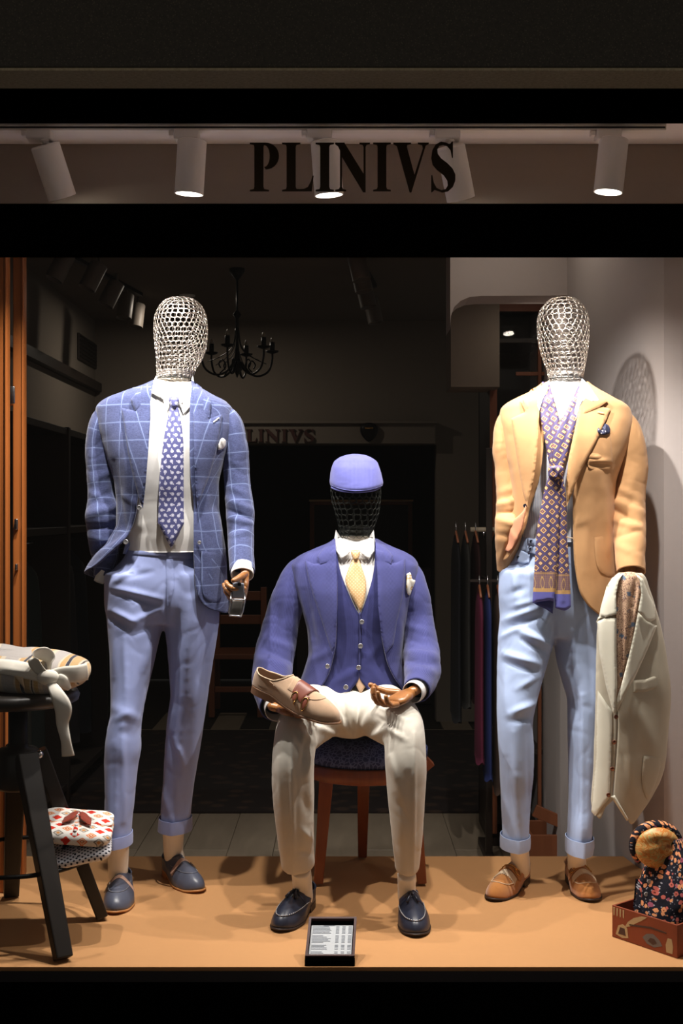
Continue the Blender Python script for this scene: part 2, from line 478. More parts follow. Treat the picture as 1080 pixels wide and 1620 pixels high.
M['wood_hand'] = mat('varnished_hand_wood', rough=0.32, spec=0.5, pat=woodp((116, 70, 34), (178, 122, 70), 30, (1, 1, 1)), coat=0.3)
M['navy_leather'] = mat('navy_leather', rough=0.34, spec=0.5, pat=plainc((44, 48, 64), 0.15, 60), bump=lambda: noisex(uvx('Object')[3], 500, 3), bstr=0.12, bdist=0.0005)
M['grey_leather'] = mat('slate_leather', rough=0.36, spec=0.5, pat=plainc((84, 88, 104), 0.15, 60), bump=lambda: noisex(uvx('Object')[3], 500, 3), bstr=0.2, bdist=0.0005)
M['tan_suede'] = mat('tan_suede', rough=0.95, spec=0.1, sheen=0.4, pat=plainc((184, 122, 66), 0.2, 40), bump=lambda: noisex(uvx('Object')[3], 900, 3), bstr=0.3, bdist=0.0006)
M['sand_suede'] = mat('sand_suede', rough=0.95, spec=0.1, sheen=0.4, pat=plainc((190, 158, 130), 0.12, 40), bump=lambda: noisex(uvx('Object')[3], 900, 3), bstr=0.3, bdist=0.0006)
M['rose_leather'] = mat('rose_beige_leather', (192, 156, 138), rough=0.5)
M['fringe'] = mat('beige_canvas', (214, 190, 160), rough=0.8)
M['brown_leather'] = mat('brown_leather', (118, 62, 46), rough=0.4, spec=0.5)
M['sole_tan'] = mat('leather_sole', (176, 120, 70), rough=0.5)
M['sole_dark'] = mat('dark_sole', (52, 38, 32), rough=0.45)
M['shoe_inside'] = mat('shoe_inside', (70, 52, 44), rough=0.8)
M['steel'] = mat('steel', (190, 190, 192), rough=0.25, metal=1.0)
M['gold'] = mat('brass', (206, 160, 92), rough=0.25, metal=1.0)
M['button_metal'] = mat('pewter_button', (180, 178, 182), rough=0.3, metal=0.9)
M['button_brown'] = mat('horn_button', (112, 60, 34), rough=0.35, spec=0.5)
M['button_dark'] = mat('dark_button', (30, 34, 52), rough=0.3, spec=0.5)
M['stitch_white'] = mat('pale_stitching', (206, 204, 204), rough=0.8)
M['white_plastic'] = mat('white_lamp_enamel', (246, 242, 236), rough=0.45, spec=0.3)
M['lamp_glow'] = mat('lamp_led', (255, 250, 240), emit=(1.0, 0.95, 0.86), estr=14.0)
M['glow_small'] = mat('downlight_led', (255, 250, 240), emit=(1.0, 0.95, 0.86), estr=3.0)
M['orange_wood'] = mat('orange_wood', rough=0.35, spec=0.4, pat=woodp((150, 82, 36), (190, 112, 56), 10))
M['brown_wood'] = mat('brown_cabinet_wood', rough=0.45, spec=0.4, pat=woodp((104, 58, 36), (140, 84, 54), 10))
M['dark_cabinet'] = mat('dark_cabinet_wood', rough=0.5, pat=woodp((30, 24, 20), (48, 38, 32), 10))
M['red_wood'] = mat('mahogany_wood', rough=0.35, spec=0.45, pat=woodp((84, 38, 20), (150, 78, 42), 22, (1, 1, .1)))
M['black_wood'] = mat('black_stained_wood', rough=0.4, spec=0.4, pat=woodp((20, 17, 15), (40, 33, 28), 16), bump=lambda: noisex(uvx('Object')[3], 60, 4, 0.6, 0, (1, 1, .1)), bstr=0.3)
M['black_metal'] = mat('black_iron', (26, 24, 23), rough=0.42, metal=0.6)
M['frame_black'] = mat('black_window_frame', (7, 6, 6), rough=0.8, spec=0.0)
M['plat'] = mat('tan_platform_cloth', rough=0.7, spec=0.25, pat=plainc((190, 140, 92), 0.05, 5), bump=lambda: noisex(uvx('Object')[3], 220, 3), bstr=0.06, bdist=0.001)
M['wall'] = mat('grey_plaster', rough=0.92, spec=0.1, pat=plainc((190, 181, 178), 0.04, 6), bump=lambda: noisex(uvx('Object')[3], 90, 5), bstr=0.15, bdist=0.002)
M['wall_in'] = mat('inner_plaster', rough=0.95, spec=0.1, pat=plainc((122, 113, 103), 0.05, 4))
M['ceiling'] = mat('white_ceiling', (250, 246, 244), rough=0.9)
M['lamp_white'] = M['white_plastic']
M['paper'] = mat('paper', (206, 210, 214), rough=0.7)
M['ink'] = mat('grey_print', (140, 146, 156), rough=0.8)
M['frame_red'] = mat('dark_red_frame_wood', rough=0.35, spec=0.4, pat=woodp((58, 32, 30), (86, 52, 48), 20))
M['letter'] = mat('bronze_brown_vinyl', (62, 44, 20), rough=0.45)
M['letter_in'] = mat('dark_red_letters', (64, 34, 28), rough=0.6)
def granite():
    x, y, z, v = uvx('Object'); n = noisex(v, 140, 4, 0.8); vv = vorx(v, 160)
    c = mixc(n, (24, 22, 19), (84, 76, 64)); return mixc(soft(vv, 0.12, 0.3)*0.35, c, (130, 118, 98))
M['granite'] = mat('speckled_granite', rough=0.5, spec=0.4, pat=granite)
def glassmat():
    m = bpy.data.materials.new('window_glass'); m.use_nodes = True; nt = m.node_tree; nt.nodes.clear()
    o = nt.nodes.new('ShaderNodeOutputMaterial'); mx_ = nt.nodes.new('ShaderNodeMixShader')
    t = nt.nodes.new('ShaderNodeBsdfTransparent'); g = nt.nodes.new('ShaderNodeBsdfGlossy'); f = nt.nodes.new('ShaderNodeFresnel')
    f.inputs[0].default_value = 1.25; g.inputs['Roughness'].default_value = 0.03
    t.inputs[0].default_value = (0.985, 0.985, 0.98, 1)
    nt.links.new(f.outputs[0], mx_.inputs[0]); nt.links.new(t.outputs[0], mx_.inputs[1]); nt.links.new(g.outputs[0], mx_.inputs[2])
    nt.links.new(mx_.outputs[0], o.inputs[0]); return m
M['glass'] = glassmat()
M['granite_edge_lit'] = mat('window_lit_granite', rough=0.9, spec=0.1, pat=lambda: mixc(noisex(uvx('Object')[3], 120, 5, .8), (120, 106, 84), (226, 208, 176)))  # paler granite: window glow on the underside put into the colour
M['header'] = mat('grey_header_paint', rough=0.9, spec=0.1, pat=plainc((166, 152, 140), 0.04, 6))
# ------------------------------------------------------------------ garment toolkit
def project(V):
    V = np.asarray(V, float); return 540+V[:, 0]*K/V[:, 1], 810-(V[:, 2]-CZ)*K/V[:, 1]
def fold_amount(px, py, strokes):
    """soft ridges (+) and valleys (-): strokes (x0,y0,x1,y1,width px,amplitude mm)"""
    out = np.zeros_like(px)
    for x0, y0, x1, y1, w, a in strokes:
        dx, dy = x1-x0, y1-y0; L2 = dx*dx+dy*dy
        t = ((px-x0)*dx+(py-y0)*dy)/L2; tc = np.clip(t, 0, 1)
        d2 = (px-x0-tc*dx)**2+(py-y0-tc*dy)**2
        out += a*0.001*np.exp(-d2/(w*w))*(0.35+0.65*np.sin(PI*np.clip(tc, 0.02, 0.98)))
    return out
def vnormals(V, F):
    me = bpy.data.meshes.new('t'); me.from_pydata([tuple(v) for v in V], [], F); me.update()
    n = np.empty(len(V)*3); me.vertex_normals.foreach_get('vector', n)
    bpy.data.meshes.remove(me); return n.reshape(-1, 3)
def displace(V, F, strokes=(), nz=0.0, nscale=(9, 9, 9), seed=0.0, allround=False, outref=None):
    V = np.asarray(V, float); N = vnormals(V, F)
    if outref is not None:                      # orient outward from an axis
        s = np.sign(((V-outref)*N).sum(1)); N = N*np.where(s == 0, 1, s)[:, None]
    px, py = project(V)
    d = fold_amount(px, py, strokes) if len(strokes) else np.zeros(len(V))
    vd = V-np.array([0, 0, CZ]); vd = vd/np.linalg.norm(vd, axis=1)[:, None]
    d = d*np.clip(-(N*vd).sum(1)*2+0.15, 0, 1)
    if nz:
        q = np.array([noise.noise(Vector((v[0]*nscale[0]+seed, v[1]*nscale[1], v[2]*nscale[2]+seed*1.7))) for v in V])
        q2 = np.array([noise.noise(Vector((v[0]*nscale[0]*2.3+seed+9, v[1]*nscale[1]*2.3, v[2]*nscale[2]*2.3))) for v in V])
        rg = np.array([noise.noise(Vector((v[0]*nscale[0]*1.9+seed*3, v[1]*nscale[1]*1.5, v[2]*nscale[2]*2.6+seed+40))) for v in V])
        d = d+(q*0.6+0.3*q2)*nz-np.exp(-(rg/0.12)**2)*nz*0.15
    return V+N*d[:, None]
class Form:
    """body form built from front-view silhouette rows: (py, pxL, pxR, d, half depth)"""
    def __init__(s, rows, n=2.25):
        s.r = np.array(rows, float); s.n = n
    def at(s, py):
        r = s.r
        return [hermite(r[:, 0], r[:, k], py) for k in (1, 2, 3, 4)]
    def pt(s, th, py, grow=0.0):
        L, R, d, b = s.at(py)
        cx = (L+R)/2; a = (R-L)/2
        X = (cx-540)*d/K; A = a*d/K+grow; b = b+grow
        c, q = np.cos(th), np.sin(th); e = 2.0/s.n
        return np.stack([X+A*np.sign(c)*np.abs(c)**e, d+b*np.sign(q)*np.abs(q)**e, CZ-(py-810)*d/K], -1)
    def theta_front(s, px, py, left):
        L, R, d, b = s.at(py)
        f = np.clip((px-(L+R)/2)/((R-L)/2), -1, 1)
        c = np.sign(f)*np.abs(f)**(s.n/2)
        return np.arccos(np.clip(c, -1, 1))
    def closed(s, n=64, nr=90, grow=0.0, y0=None, y1=None):
        y0 = s.r[0, 0] if y0 is None else y0; y1 = s.r[-1, 0] if y1 is None else y1
        py = np.linspace(y0, y1, nr); th = np.linspace(0, 2*PI, n, endpoint=False)
        T, Y = np.meshgrid(th, py); V = s.pt(T.ravel(), Y.ravel(), grow)
        F = gridfaces(nr, n); F = [tuple(reversed(f)) for f in F]
        F.append(tuple(range(n))); F.append(tuple((nr-1)*n+k for k in reversed(range(n))))
        return V, F
    def bvh(s, grow=0.0):
        V, F = s.closed(96, 130, grow); return BVHTree.FromPolygons([Vector(v) for v in V], F)
def shell(form, eL, eR, bot, top=None, nc=110, nr=110, grow=0.0, strokes=(), nz=0.0, nscale=(7, 7, 7), seed=0.0):
    """open-fronted garment shell: eL/eR front edge tables [(py, px)], bot [(u, py)] hem by turn round the body"""
    eL = np.array(eL, float); eR = np.array(eR, float); bot = np.array(bot, float)
    top = form.r[0, 0] if top is None else top
    u = np.linspace(0, 1, nc); v = np.linspace(0, 1, nr)**1.0
    Uu, Vv = np.meshgrid(u, v)
    pb = hermite(bot[:, 0], bot[:, 1], Uu.ravel())
    py = top+(pb-top)*Vv.ravel()
    xl = hermite(eL[:, 0], eL[:, 1], py); xr = hermite(eR[:, 0], eR[:, 1], py)
    tl = 2*PI-form.theta_front(xl, py, True)       # between pi and 3/2 pi or beyond
    tr = -form.theta_front(xr, py, False)
    th = tl+(tr-tl)*Uu.ravel()
    V = form.pt(th, py, grow)
    F = [tuple(f) for f in gridfaces(nr, nc, closed=False)]
    V3 = V.reshape(nr, nc, 3)
    du = np.zeros((nr, nc)); du[:, 1:] = np.linalg.norm(np.diff(V3, axis=1), axis=2)
    au = np.cumsum(du, 1); UV = np.stack([au.ravel(), V3[:, :, 2].ravel()], -1)
    if len(strokes) or nz:
        c = V.mean(0); L, R, d, b = form.at(py); ref = np.stack([((L+R)/2-540)*d/K, d, V[:, 2]], -1)
        V = displace(V, F, strokes, nz, nscale, seed, outref=ref)
    F = [tuple(reversed(f)) for f in F]
    return V, F, UV
def sleeve(pts, nu=64, nv=130, flat=1.0, strokes=(), nz=0.0, nscale=(10, 10, 10), seed=0.0, cap0=True, cap1=False, world=False, up=None):
    """tube from front-view control points (px, py, half width px, d[, depth ratio])"""
    a = []
    for q in pts:
        r = q[4] if len(q) > 4 else flat
        p = P(q[0], q[1], q[3]); a.append((p.x, p.y, p.z, q[2]*q[3]/K, r))
    a = catmull(a, nv); V = []; U = []; L = 0; C = []
    for i in range(nv):
        c = Vector(a[i][:3]); t = Vector(a[min(i+1, nv-1)][:3])-Vector(a[max(i-1, 0)][:3]); t.normalize()
        w = t.cross(Vector((0, 1, 0))).normalized(); dp = t.cross(w)
        if i: L += (Vector(a[i][:3])-Vector(a[i-1][:3])).length
        for k in range(nu):
            th = 2*PI*k/nu
            V.append(c+w*math.cos(th)*a[i][3]+dp*math.sin(th)*a[i][3]*a[i][4]); U.append((th*a[i][3]*1.0 if th < PI*1.5+.1 else (th-2*PI)*a[i][3], -L)); C.append(c)
    F = gridfaces(nv, nu)
    if cap0: F.append(tuple(range(nu)))
    if cap1: F.append(tuple((nv-1)*nu+k for k in reversed(range(nu))))
    V = np.array([tuple(v) for v in V]); C = np.array([tuple(c) for c in C])
    if len(strokes) or nz: V = displace(V, F, strokes, nz, nscale, seed, outref=C)
    return V, F, U
def camray(bv, dflt):
    o = Vector((0, 0, CZ))
    def f(a, b):
        d = Vector(((a-540)/K, 1, -(b-810)/K)); u = d.normalized()
        h = bv.ray_cast(o, u)
        p = None
        if h[0] is not None: p = h[0]
        else:
            q = o+d*dflt; nn = bv.find_nearest(q)
            dd = nn[0].y if nn[0] is not None else dflt
            p = o+d*dd
        return p, -u
    return f
def in_poly(x, y, poly):
    c = False; n = len(poly); j = n-1
    for i in range(n):
        xi, yi = poly[i]; xj, yj = poly[j]
        if (yi > y) != (yj > y) and x < (xj-xi)*(y-yi)/(yj-yi)+xi: c = not c
        j = i
    return c
def densify(poly, s):
    out = []
    n = len(poly)
    for i in range(n):
        a = np.array(poly[i], float); b = np.array(poly[(i+1) % n], float); L = np.linalg.norm(b-a); k = max(1, int(round(L/s)))
        for j in range(k): out.append(tuple(a+(b-a)*j/k))
    return out
def smooth_poly(poly, keep=(), n=6):
    """closed Catmull-Rom through the points; indices in keep stay sharp"""
    m = len(poly); out = []
    p = [np.array(q, float) for q in poly]
    for i in range(m):
        a, b, c, d = p[i-1], p[i], p[(i+1) % m], p[(i+2) % m]
        if i in keep: a = b
        if (i+1) % m in keep: d = c
        for j in range(n):
            t = j/n
            out.append(tuple(0.5*((2*b)+(-a+c)*t+(2*a-5*b+4*c-d)*t*t+(-a+3*b-3*c+d)*t**3)))
    return out
def drape(poly, ray, off=0.002, th=0.003, s=3.0, er=2.5, smooth=None, strokes=(), bulge=None, uv=None, scale=None, curl=None, back=True):
    """cloth panel laid over a surface: outline poly (2-D), ray(a,b)->(point, outward). Solid with rounded edges."""
    if smooth is not None: poly = smooth_poly(poly, smooth)
    bd = densify(poly, s); n = len(bd)
    xs = [q[0] for q in bd]; ys = [q[1] for q in bd]
    pts = [Vector(q) for q in bd]
    B = np.array(bd); Bn = np.roll(B, -1, 0)
    def edist(x, y):
        d = Bn-B; t = ((x-B[:, 0])*d[:, 0]+(y-B[:, 1])*d[:, 1])/np.maximum((d**2).sum(1), 1e-12); t = np.clip(t, 0, 1)
        return math.sqrt(((x-B[:, 0]-t*d[:, 0])**2+(y-B[:, 1]-t*d[:, 1])**2).min())
    y = min(ys)+s*0.5; r = 0
    while y < max(ys):
        x = min(xs)+s*(0.5 if r % 2 else 0.0)
        while x < max(xs):
            if in_poly(x, y, bd) and edist(x, y) > s*0.55: pts.append(Vector((x, y)))
            x += s
        y += s*0.866; r += 1
    v2, e2, f2, *_ = delaunay_2d_cdt(pts, [(i, (i+1) % n) for i in range(n)], [], 1, 1e-7)
    A = np.array([(q[0], q[1]) for q in v2])
    fo = fold_amount(A[:, 0], A[:, 1], strokes) if len(strokes) else np.zeros(len(A))
    front = []; bk = []; U = []
    for i, (x, yy) in enumerate(A):
        p, o = ray(x, yy); e = edist(x, yy)
        k = min(1.0, e/er); k = math.sqrt(max(0, 1-(1-k)**2))
        h = off+th*(0.25+0.75*k)+fo[i]*min(1, e/er)
        if bulge: h += bulge(x, yy)
        if curl: h += curl(x, yy)
        front.append(p+o*h)
        bk.append(p+o*(off+((bulge(x, yy) if bulge else 0)+(curl(x, yy) if curl else 0) if back else 0)))
        U.append(uv(x, yy, p) if uv else (p.x, p.z))
    nv = len(A); V = [tuple(q) for q in front+bk]
    F = []
    cnt = {}
    for f in f2:
        f = list(f); F.append(tuple(f)); F.append(tuple(i+nv for i in reversed(f)))
        for k in range(len(f)):
            a, b = f[k], f[(k+1) % len(f)]; cnt[(a, b)] = 1
    for (a, b) in list(cnt):
        if (b, a) not in cnt: F.append((b, a, a+nv, b+nv))
    # outward orientation
    if len(f2):
        f = f2[0]; c = (front[f[1]]-front[f[0]]).cross(front[f[2]]-front[f[0]])
        if c.dot(ray(*A[f[0]])[1]) < 0: F = [tuple(reversed(q)) for q in F]
    return V, F, U+U
def crop_hi(vf, s=1):
    return vf
def remesh(parts, voxel, smooth=6):
    """several closed volumes fused into one skin (voxel remesh)"""
    V, F = join(*[(p[0], p[1]) for p in parts])
    me = bpy.data.meshes.new('tmp'); me.from_pydata([tuple(v) for v in V], [], [list(map(int, f)) for f in F]); me.update()
    o = bpy.data.objects.new('tmp', me); COL.objects.link(o)
    m = o.modifiers.new('r', 'REMESH'); m.mode = 'VOXEL'; m.voxel_size = voxel
    s = o.modifiers.new('s', 'SMOOTH'); s.iterations = smooth; s.factor = 0.5
    dg = bpy.context.evaluated_depsgraph_get(); dg.update()
    ev = o.evaluated_get(dg); m2 = bpy.data.meshes.new_from_object(ev)
    n = len(m2.vertices); co = np.empty(n*3); m2.vertices.foreach_get('co', co)
    F2 = [tuple(p.vertices) for p in m2.polygons]
    bpy.data.objects.remove(o); bpy.data.meshes.remove(me); bpy.data.meshes.remove(m2)
    return co.reshape(-1, 3), F2
def bvh_of(V, F): return BVHTree.FromPolygons([Vector(v) for v in V], [list(f) for f in F])
def leg(rows, nu=64, nv=110, crease=0.05, n=2.0):
    """trouser leg from rows (py, pxL, pxR, d, half depth, crease shift), rings level; closed"""
    r = np.array(rows, float); py = np.linspace(r[0, 0], r[-1, 0], nv)
    L, R, d, b = [hermite(r[:, 0], r[:, k], py) for k in (1, 2, 3, 4)]
    V = []
    for i in range(nv):
        cx = xof((L[i]+R[i])/2, d[i]); a = (R[i]-L[i])/2*d[i]/K; z = zof(py[i], d[i])
        for k in range(nu):
            th = 2*PI*k/nu; c, q = math.cos(th), math.sin(th)
            w = math.exp(-((th-1.5*PI)/0.5)**2)+math.exp(-((th-0.5*PI)/0.5)**2)
            f = 1+crease*w
            V.append((cx+a*c, d[i]+b[i]*q*f, z))
    F = [tuple(reversed(f)) for f in gridfaces(nv, nu)]
    F.append(tuple(range(nu))); F.append(tuple((nv-1)*nu+k for k in reversed(range(nu))))
    return np.array(V), F
def button(ray, x, y, r, m, parent, off=0.006, name='button'):
    p, o = ray(x, y); o = Vector((0, -1, 0.12)).normalized()
    pr = [(0.0008, 0.0), (r*0.9, 0.0), (r, 0.0009), (r, 0.0018), (r*0.82, 0.0026), (r*0.66, 0.0019), (0.0006, 0.0016)]
    vf = lathe(pr, nu=14)
    q = Vector((0, 0, 1)).rotation_difference(o).to_matrix().to_4x4()
    return obj(name, xf(vf, Matrix.Translation(p+o*off) @ q), m, parent)
def stitches(path, m, parent, r=0.0009, dash=0.0035, gap=0.003, name='stitching'):
    parts = []; L = 0; p = [Vector(q) for q in path]
    acc = 0.0; on = True; cur = [p[0]]
    for i in range(1, len(p)):
        acc += (p[i]-p[i-1]).length; cur.append(p[i])
        if acc >= (dash if on else gap):
            if on and len(cur) > 1: parts.append(tube([cur[0], cur[-1]], r, 5)[:2])
            cur = [p[i]]; on = not on; acc = 0
    return obj(name, join(*parts), m, parent, kind='stuff', local=True) if parts else None

# ------------------------------------------------------------------ wire head
def wire_head(rows, material, parent, yaw=0.0, rr=0.0105, wr=0.0009, rimdark=True, skip_above=None):
    """openwork head of soldered rings; rows (py, pxL, pxR, d, half depth)"""
    f = Form(rows, 2.0); y0, y1 = f.r[0, 0], f.r[-1, 0]
    def sp(th, py): return Vector(f.pt(np.array([th]), np.array([py]))[0])
    parts = []
    zt = sp(0, y0).z; zb = sp(0, y1).z
    # rows by arc length along the front meridian
    ys = np.linspace(y0+0.4, y1-1, 260); pts = [sp(-PI/2, y) for y in ys]
    acc = [0]
    for i in range(1, len(pts)): acc.append(acc[-1]+(pts[i]-pts[i-1]).length)
    tot = acc[-1]; step = rr*1.72; nrow = int(tot/step); rnd = random.Random(3)
    for r in range(nrow+1):
        s = min(tot, (r+0.55)*step*tot/((nrow+0.6)*step)); y = float(np.interp(s, acc, ys))
        if skip_above and y < skip_above: continue
        ring = [sp(2*PI*k/60, y) for k in range(60)]
        per = sum((ring[k]-ring[k-1]).length for k in range(60))
        n = max(3, int(round(per/(rr*2.0)))); cum = [0]
        for k in range(1, 61): cum.append(cum[-1]+(ring[k % 60]-ring[k-1]).length)
        for j in range(n):
            th = float(np.interp(((j+0.5*(r % 2))/n*per+rnd.uniform(-.1, .1)*rr) % per, cum, [2*PI*k/60 for k in range(61)]))
            c = sp(th, y); e = 0.02
            tu = (sp(th+e, y)-sp(th-e, y)).normalized(); tv = (sp(th, min(y+1, y1))-sp(th, max(y-1, y0+.1))).normalized()
            q = rr*rnd.uniform(0.92, 1.06)
            N = tu.cross(tv)
            pts_ = []
            for a in range(12):
                al = 2*PI*a/12
                pts_.append(c+tu*math.cos(al)*q+tv*math.sin(al)*q+N*rnd.uniform(-.0004, .0004))
            parts.append(tube(pts_, wr*rnd.uniform(.85, 1.2), 4, closed=True, caps=False)[:2])
    h = obj('wire_head', join(*parts), material, parent, kind='stuff')
    for yy, rad in ((y1, 0.0016), (y1-8, 0.001)):
        ring = [sp(2*PI*k/48, yy) for k in range(48)]
        obj('wire_rim', tube(ring, rad, 6, closed=True, caps=False)[:2], M['wire_dark'] if yy == y1 else material, h)
    V, F = f.closed(40, 6, grow=-0.003, y0=y1-13, y1=y1)
    obj('neck_cap', (V, F), M['mannequin_white'] if rimdark else M['wire_dark'], h)
    return h

# ------------------------------------------------------------------ shoes (local frame: heel at the origin, toe towards -Y, sole on z = 0)
def shoe(name, loc, yaw, L, material, parent, style, side=1, scale=1.0, sole=None, tilt=None, label=None):
    sole = sole or M['sole_tan']
    W = L*0.178
    def foot(t, gr=0.0):                     # footprint outline, t 0..1 starts at heel centre
        a = 2*PI*t
        y = -L*(0.5-0.5*math.cos(a)); s = math.sin(a)
        u = -y/L
        w = W*hermite([0, .1, .3, .5, .68, .85, .94, 1.0], [.60, .68, .66, .80, 1.0, 1.0, .90, .70], u)
        w = float(w)
        sx = math.copysign(abs(s)**0.72, s)
        x = w*sx+side*L*0.012*math.sin(PI*u)
        return Vector((x*(1+gr), y*(1+gr*0.4)-gr*0.0, 0))
    def topl(t):
        a = 2*PI*t; yy = -L*(0.02+0.39*(0.5-0.5*math.cos(a))); s = math.sin(a); u = -yy/(L*0.41)
        x = W*0.62*s*(1-0.12*u)
        z = L*float(hermite([0, .25, .6, .85, 1], [.265, .225, .225, .27, .315], u))
        return Vector((x, yy, z))
    nu, nv = 72, 22; V = []
    h0 = 0.022
    for j in range(nv):
        v = j/(nv-1)
        for i in range(nu):
            t = i/nu; B = foot(t); T = topl(t); u = -B.y/L
            rise = float(hermite([0, .3, .45, .75, 1], [.2, .12, .04, 0, 0], u))*L*0.0
            B = B+Vector((0, 0, h0*float(hermite([0, .25, .42, .6, .85, 1], [1, 1, .45, .25, .25, .55], u))))
            hh = L*float(hermite([0, .2, .5, .8, 1], [.12, .10, .11, .135, .17], u))
            out = (B-Vector((0, -L*0.5, 0))); out.z = 0; out = out.normalized() if out.length > 0 else out
            C1 = B+Vector((0, 0, hh))+out*0.004
            C2 = T+(B-T)*0.33; C2.z = T.z-0.004 if u < .35 else T.z-L*0.012
            if u > 0.45: C2.z = B.z+(T.z-B.z)*0.74
            q = B*(1-v)**3+C1*3*v*(1-v)**2+C2*3*v*v*(1-v)+T*v**3
            V.append(tuple(q))
    F = gridfaces(nv, nu); F = [tuple(reversed(f)) for f in F]
    F.append(tuple(range(nu)))
    up = obj(name, (V, F), material, parent, local=True, label=label)
    bm = bmesh.new(); bm.from_mesh(up.data); bmesh.ops.recalc_face_normals(bm, faces=bm.faces)
    bm.to_mesh(up.data); bm.free()
    solidify(up, 0.0022, -1)
    up.location = Vector(loc)-wloc(parent) if parent else Vector(loc)
    up.rotation_euler = tilt if tilt else (0, 0, yaw)
    bv = bvh_of(V, F)
    def down(x, y):
        h = bv.ray_cast(Vector((x, y, 0.2)), Vector((0, 0, -1)))
        if h[0] is None:
            nn = bv.find_nearest(Vector((x, y, 0.04))); return nn[0], (nn[1] if nn[1].z > 0 else Vector((0, 0, 1)))
        return h[0], (h[1] if h[1].z > 0 else -h[1])
    # sole: welt and heel block
    pr = []
    for gr, dz in ((0.03, 0.0), (0.05, 0.0015), (0.05, 0.0045), (0.01, 0.006)):
        ring = []
        for i in range(48):
            p = foot(i/48, gr); u = -p.y/L
            z = h0*float(hermite([0, .25, .42, .6, .85, 1], [1, 1, .45, .22, .22, .5], u))-0.005
            ring.append((p.x, p.y, max(0.0005, z)+dz))
        pr.append(ring)
    Vs = sum(pr, []); Fs = gridfaces(4, 48); Fs += [tuple(range(48)), tuple(3*48+k for k in reversed(range(48)))]
    obj('sole', (Vs, Fs), sole, up, local=True)
    ring = [foot(t, 0.02) for t in [(-0.185+0.37*k/20) % 1 for k in range(21)]]
    n = len(ring); Vh = [(p.x, p.y, 0) for p in ring]+[(p.x*1.02, p.y, h0-0.004) for p in ring]
    Fh = [tuple(range(n)), tuple(2*n-1-k for k in range(n))]+[(i, (i+1) % n, (i+1) % n+n, i+n) for i in range(n)]
    obj('heel', (Vh, Fh), sole, up, smooth=False, local=True)
    # insole
    ins = [(topl(i/40).x*0.95, topl(i/40).y*0.98, 0.035) for i in range(40)]
    obj('insole', (ins, [tuple(range(40))]), M['shoe_inside'], up, smooth=False, local=True)
    # top line binding
    top = [topl(i/60)+Vector((0, 0, 0.0004)) for i in range(60)]
    bindm = M['fringe'] if style == 'monk' else material
    obj('binding', tube(top, 0.0016, 6, closed=True, caps=False)[:2], bindm, up, local=True)
    # apron seam
    def apron(n=44, wx=0.66, ytoe=0.85, y0=0.42):
        out = []
        for k in range(n):
            a = PI*k/(n-1); x = W*wx*math.cos(a); y = -L*(y0+(ytoe-y0)*math.sin(a)**0.7)
            p, o = down(x, y); out.append(p+o*0.0006)
        return out
    def surf(poly, off=0.0008, th=0.0016, s=0.003, sm=None, fm=None, nm='strap', uv=None):
        return obj(nm, drape(poly, down, off, th, s, 0.002, sm, uv=uv), fm, up, local=True)
    if style == 'tassel':
        ap = apron(ytoe=.94, wx=.76)
        obj('apron_seam', tube(ap, 0.0016, 6)[:2], material, up, local=True)
        stitches([p+Vector((0, 0, .0012)) for p in catmull([tuple(q) for q in ap], 200)] if False else [Vector(q)+Vector((0, 0, .0022)) for q in catmull([tuple(q) for q in ap], 260)], M['stitch_white'], up, 0.0014, 0.003, 0.0045)
        stitches([Vector(q)+Vector((0, 0, .0014)) for q in catmull([tuple(topl(t)) for t in np.linspace(.3, .7, 40)], 200)], M['stitch_white'], up, 0.0014, 0.003, 0.0045)
        surf([(-W*.66, -L*.45), (W*.66, -L*.45), (W*.74, -L*.54), (-W*.74, -L*.54)], fm=material)
        c, o = down(0, -L*.50)
        tz = obj('tassel', join(capsule(c+Vector((-.008, 0, .004)), c+Vector((.008, 0, .004)), .003, .003, 8)), material, up, local=True)
        for sx in (-1, 1):
            e, o2 = down(sx*0.013, -L*.635)
            st = c+Vector((sx*.002, -.002, .006))
            obj('tassel_tail', join(tube([st, (st+e)/2+Vector((0, 0, .007)), e+o2*.006], [.0018, .003, .0045], 8)[:2], capsule(st+Vector((sx*.001, -.001, 0)), st+Vector((sx*.001, -.006, 0)), .003, .003, 8)), material, tz, local=True) if False else obj('tassel', join(tube([st, (st+e)/2+Vector((0, 0, .007)), e+o2*.006], [.0018, .003, .0045], 8)[:2]), material, up, local=True)
    if style == 'strap':
        obj('apron_seam', tube(apron(ytoe=.84), 0.0010, 6)[:2], M['grey_leather'], up, local=True)
        stitches([Vector(q)+Vector((0, 0, .001)) for q in catmull([tuple(q) for q in apron(ytoe=.84)], 240)], M['stitch_white'], up, 0.0005, 0.002, 0.003)
        surf([(-W*.95, -L*.51), (0, -L*.49), (W*.95, -L*.51), (W*1.0, -L*.585), (0, -L*.56), (-W*1.0, -L*.585)], fm=M['rose_leather'])
        c, o = down(-side*W*.66, -L*.55)
        a = []
        for k in range(20):
            al = 2*PI*k/20; p, o = down(-side*W*.72+.011*math.cos(al), -L*.54+.014*math.sin(al)); a.append(p+o*.0035)
        obj('buckle', tube(a, 0.0014, 6, closed=True, caps=False)[:2], M['steel'], up, local=True)
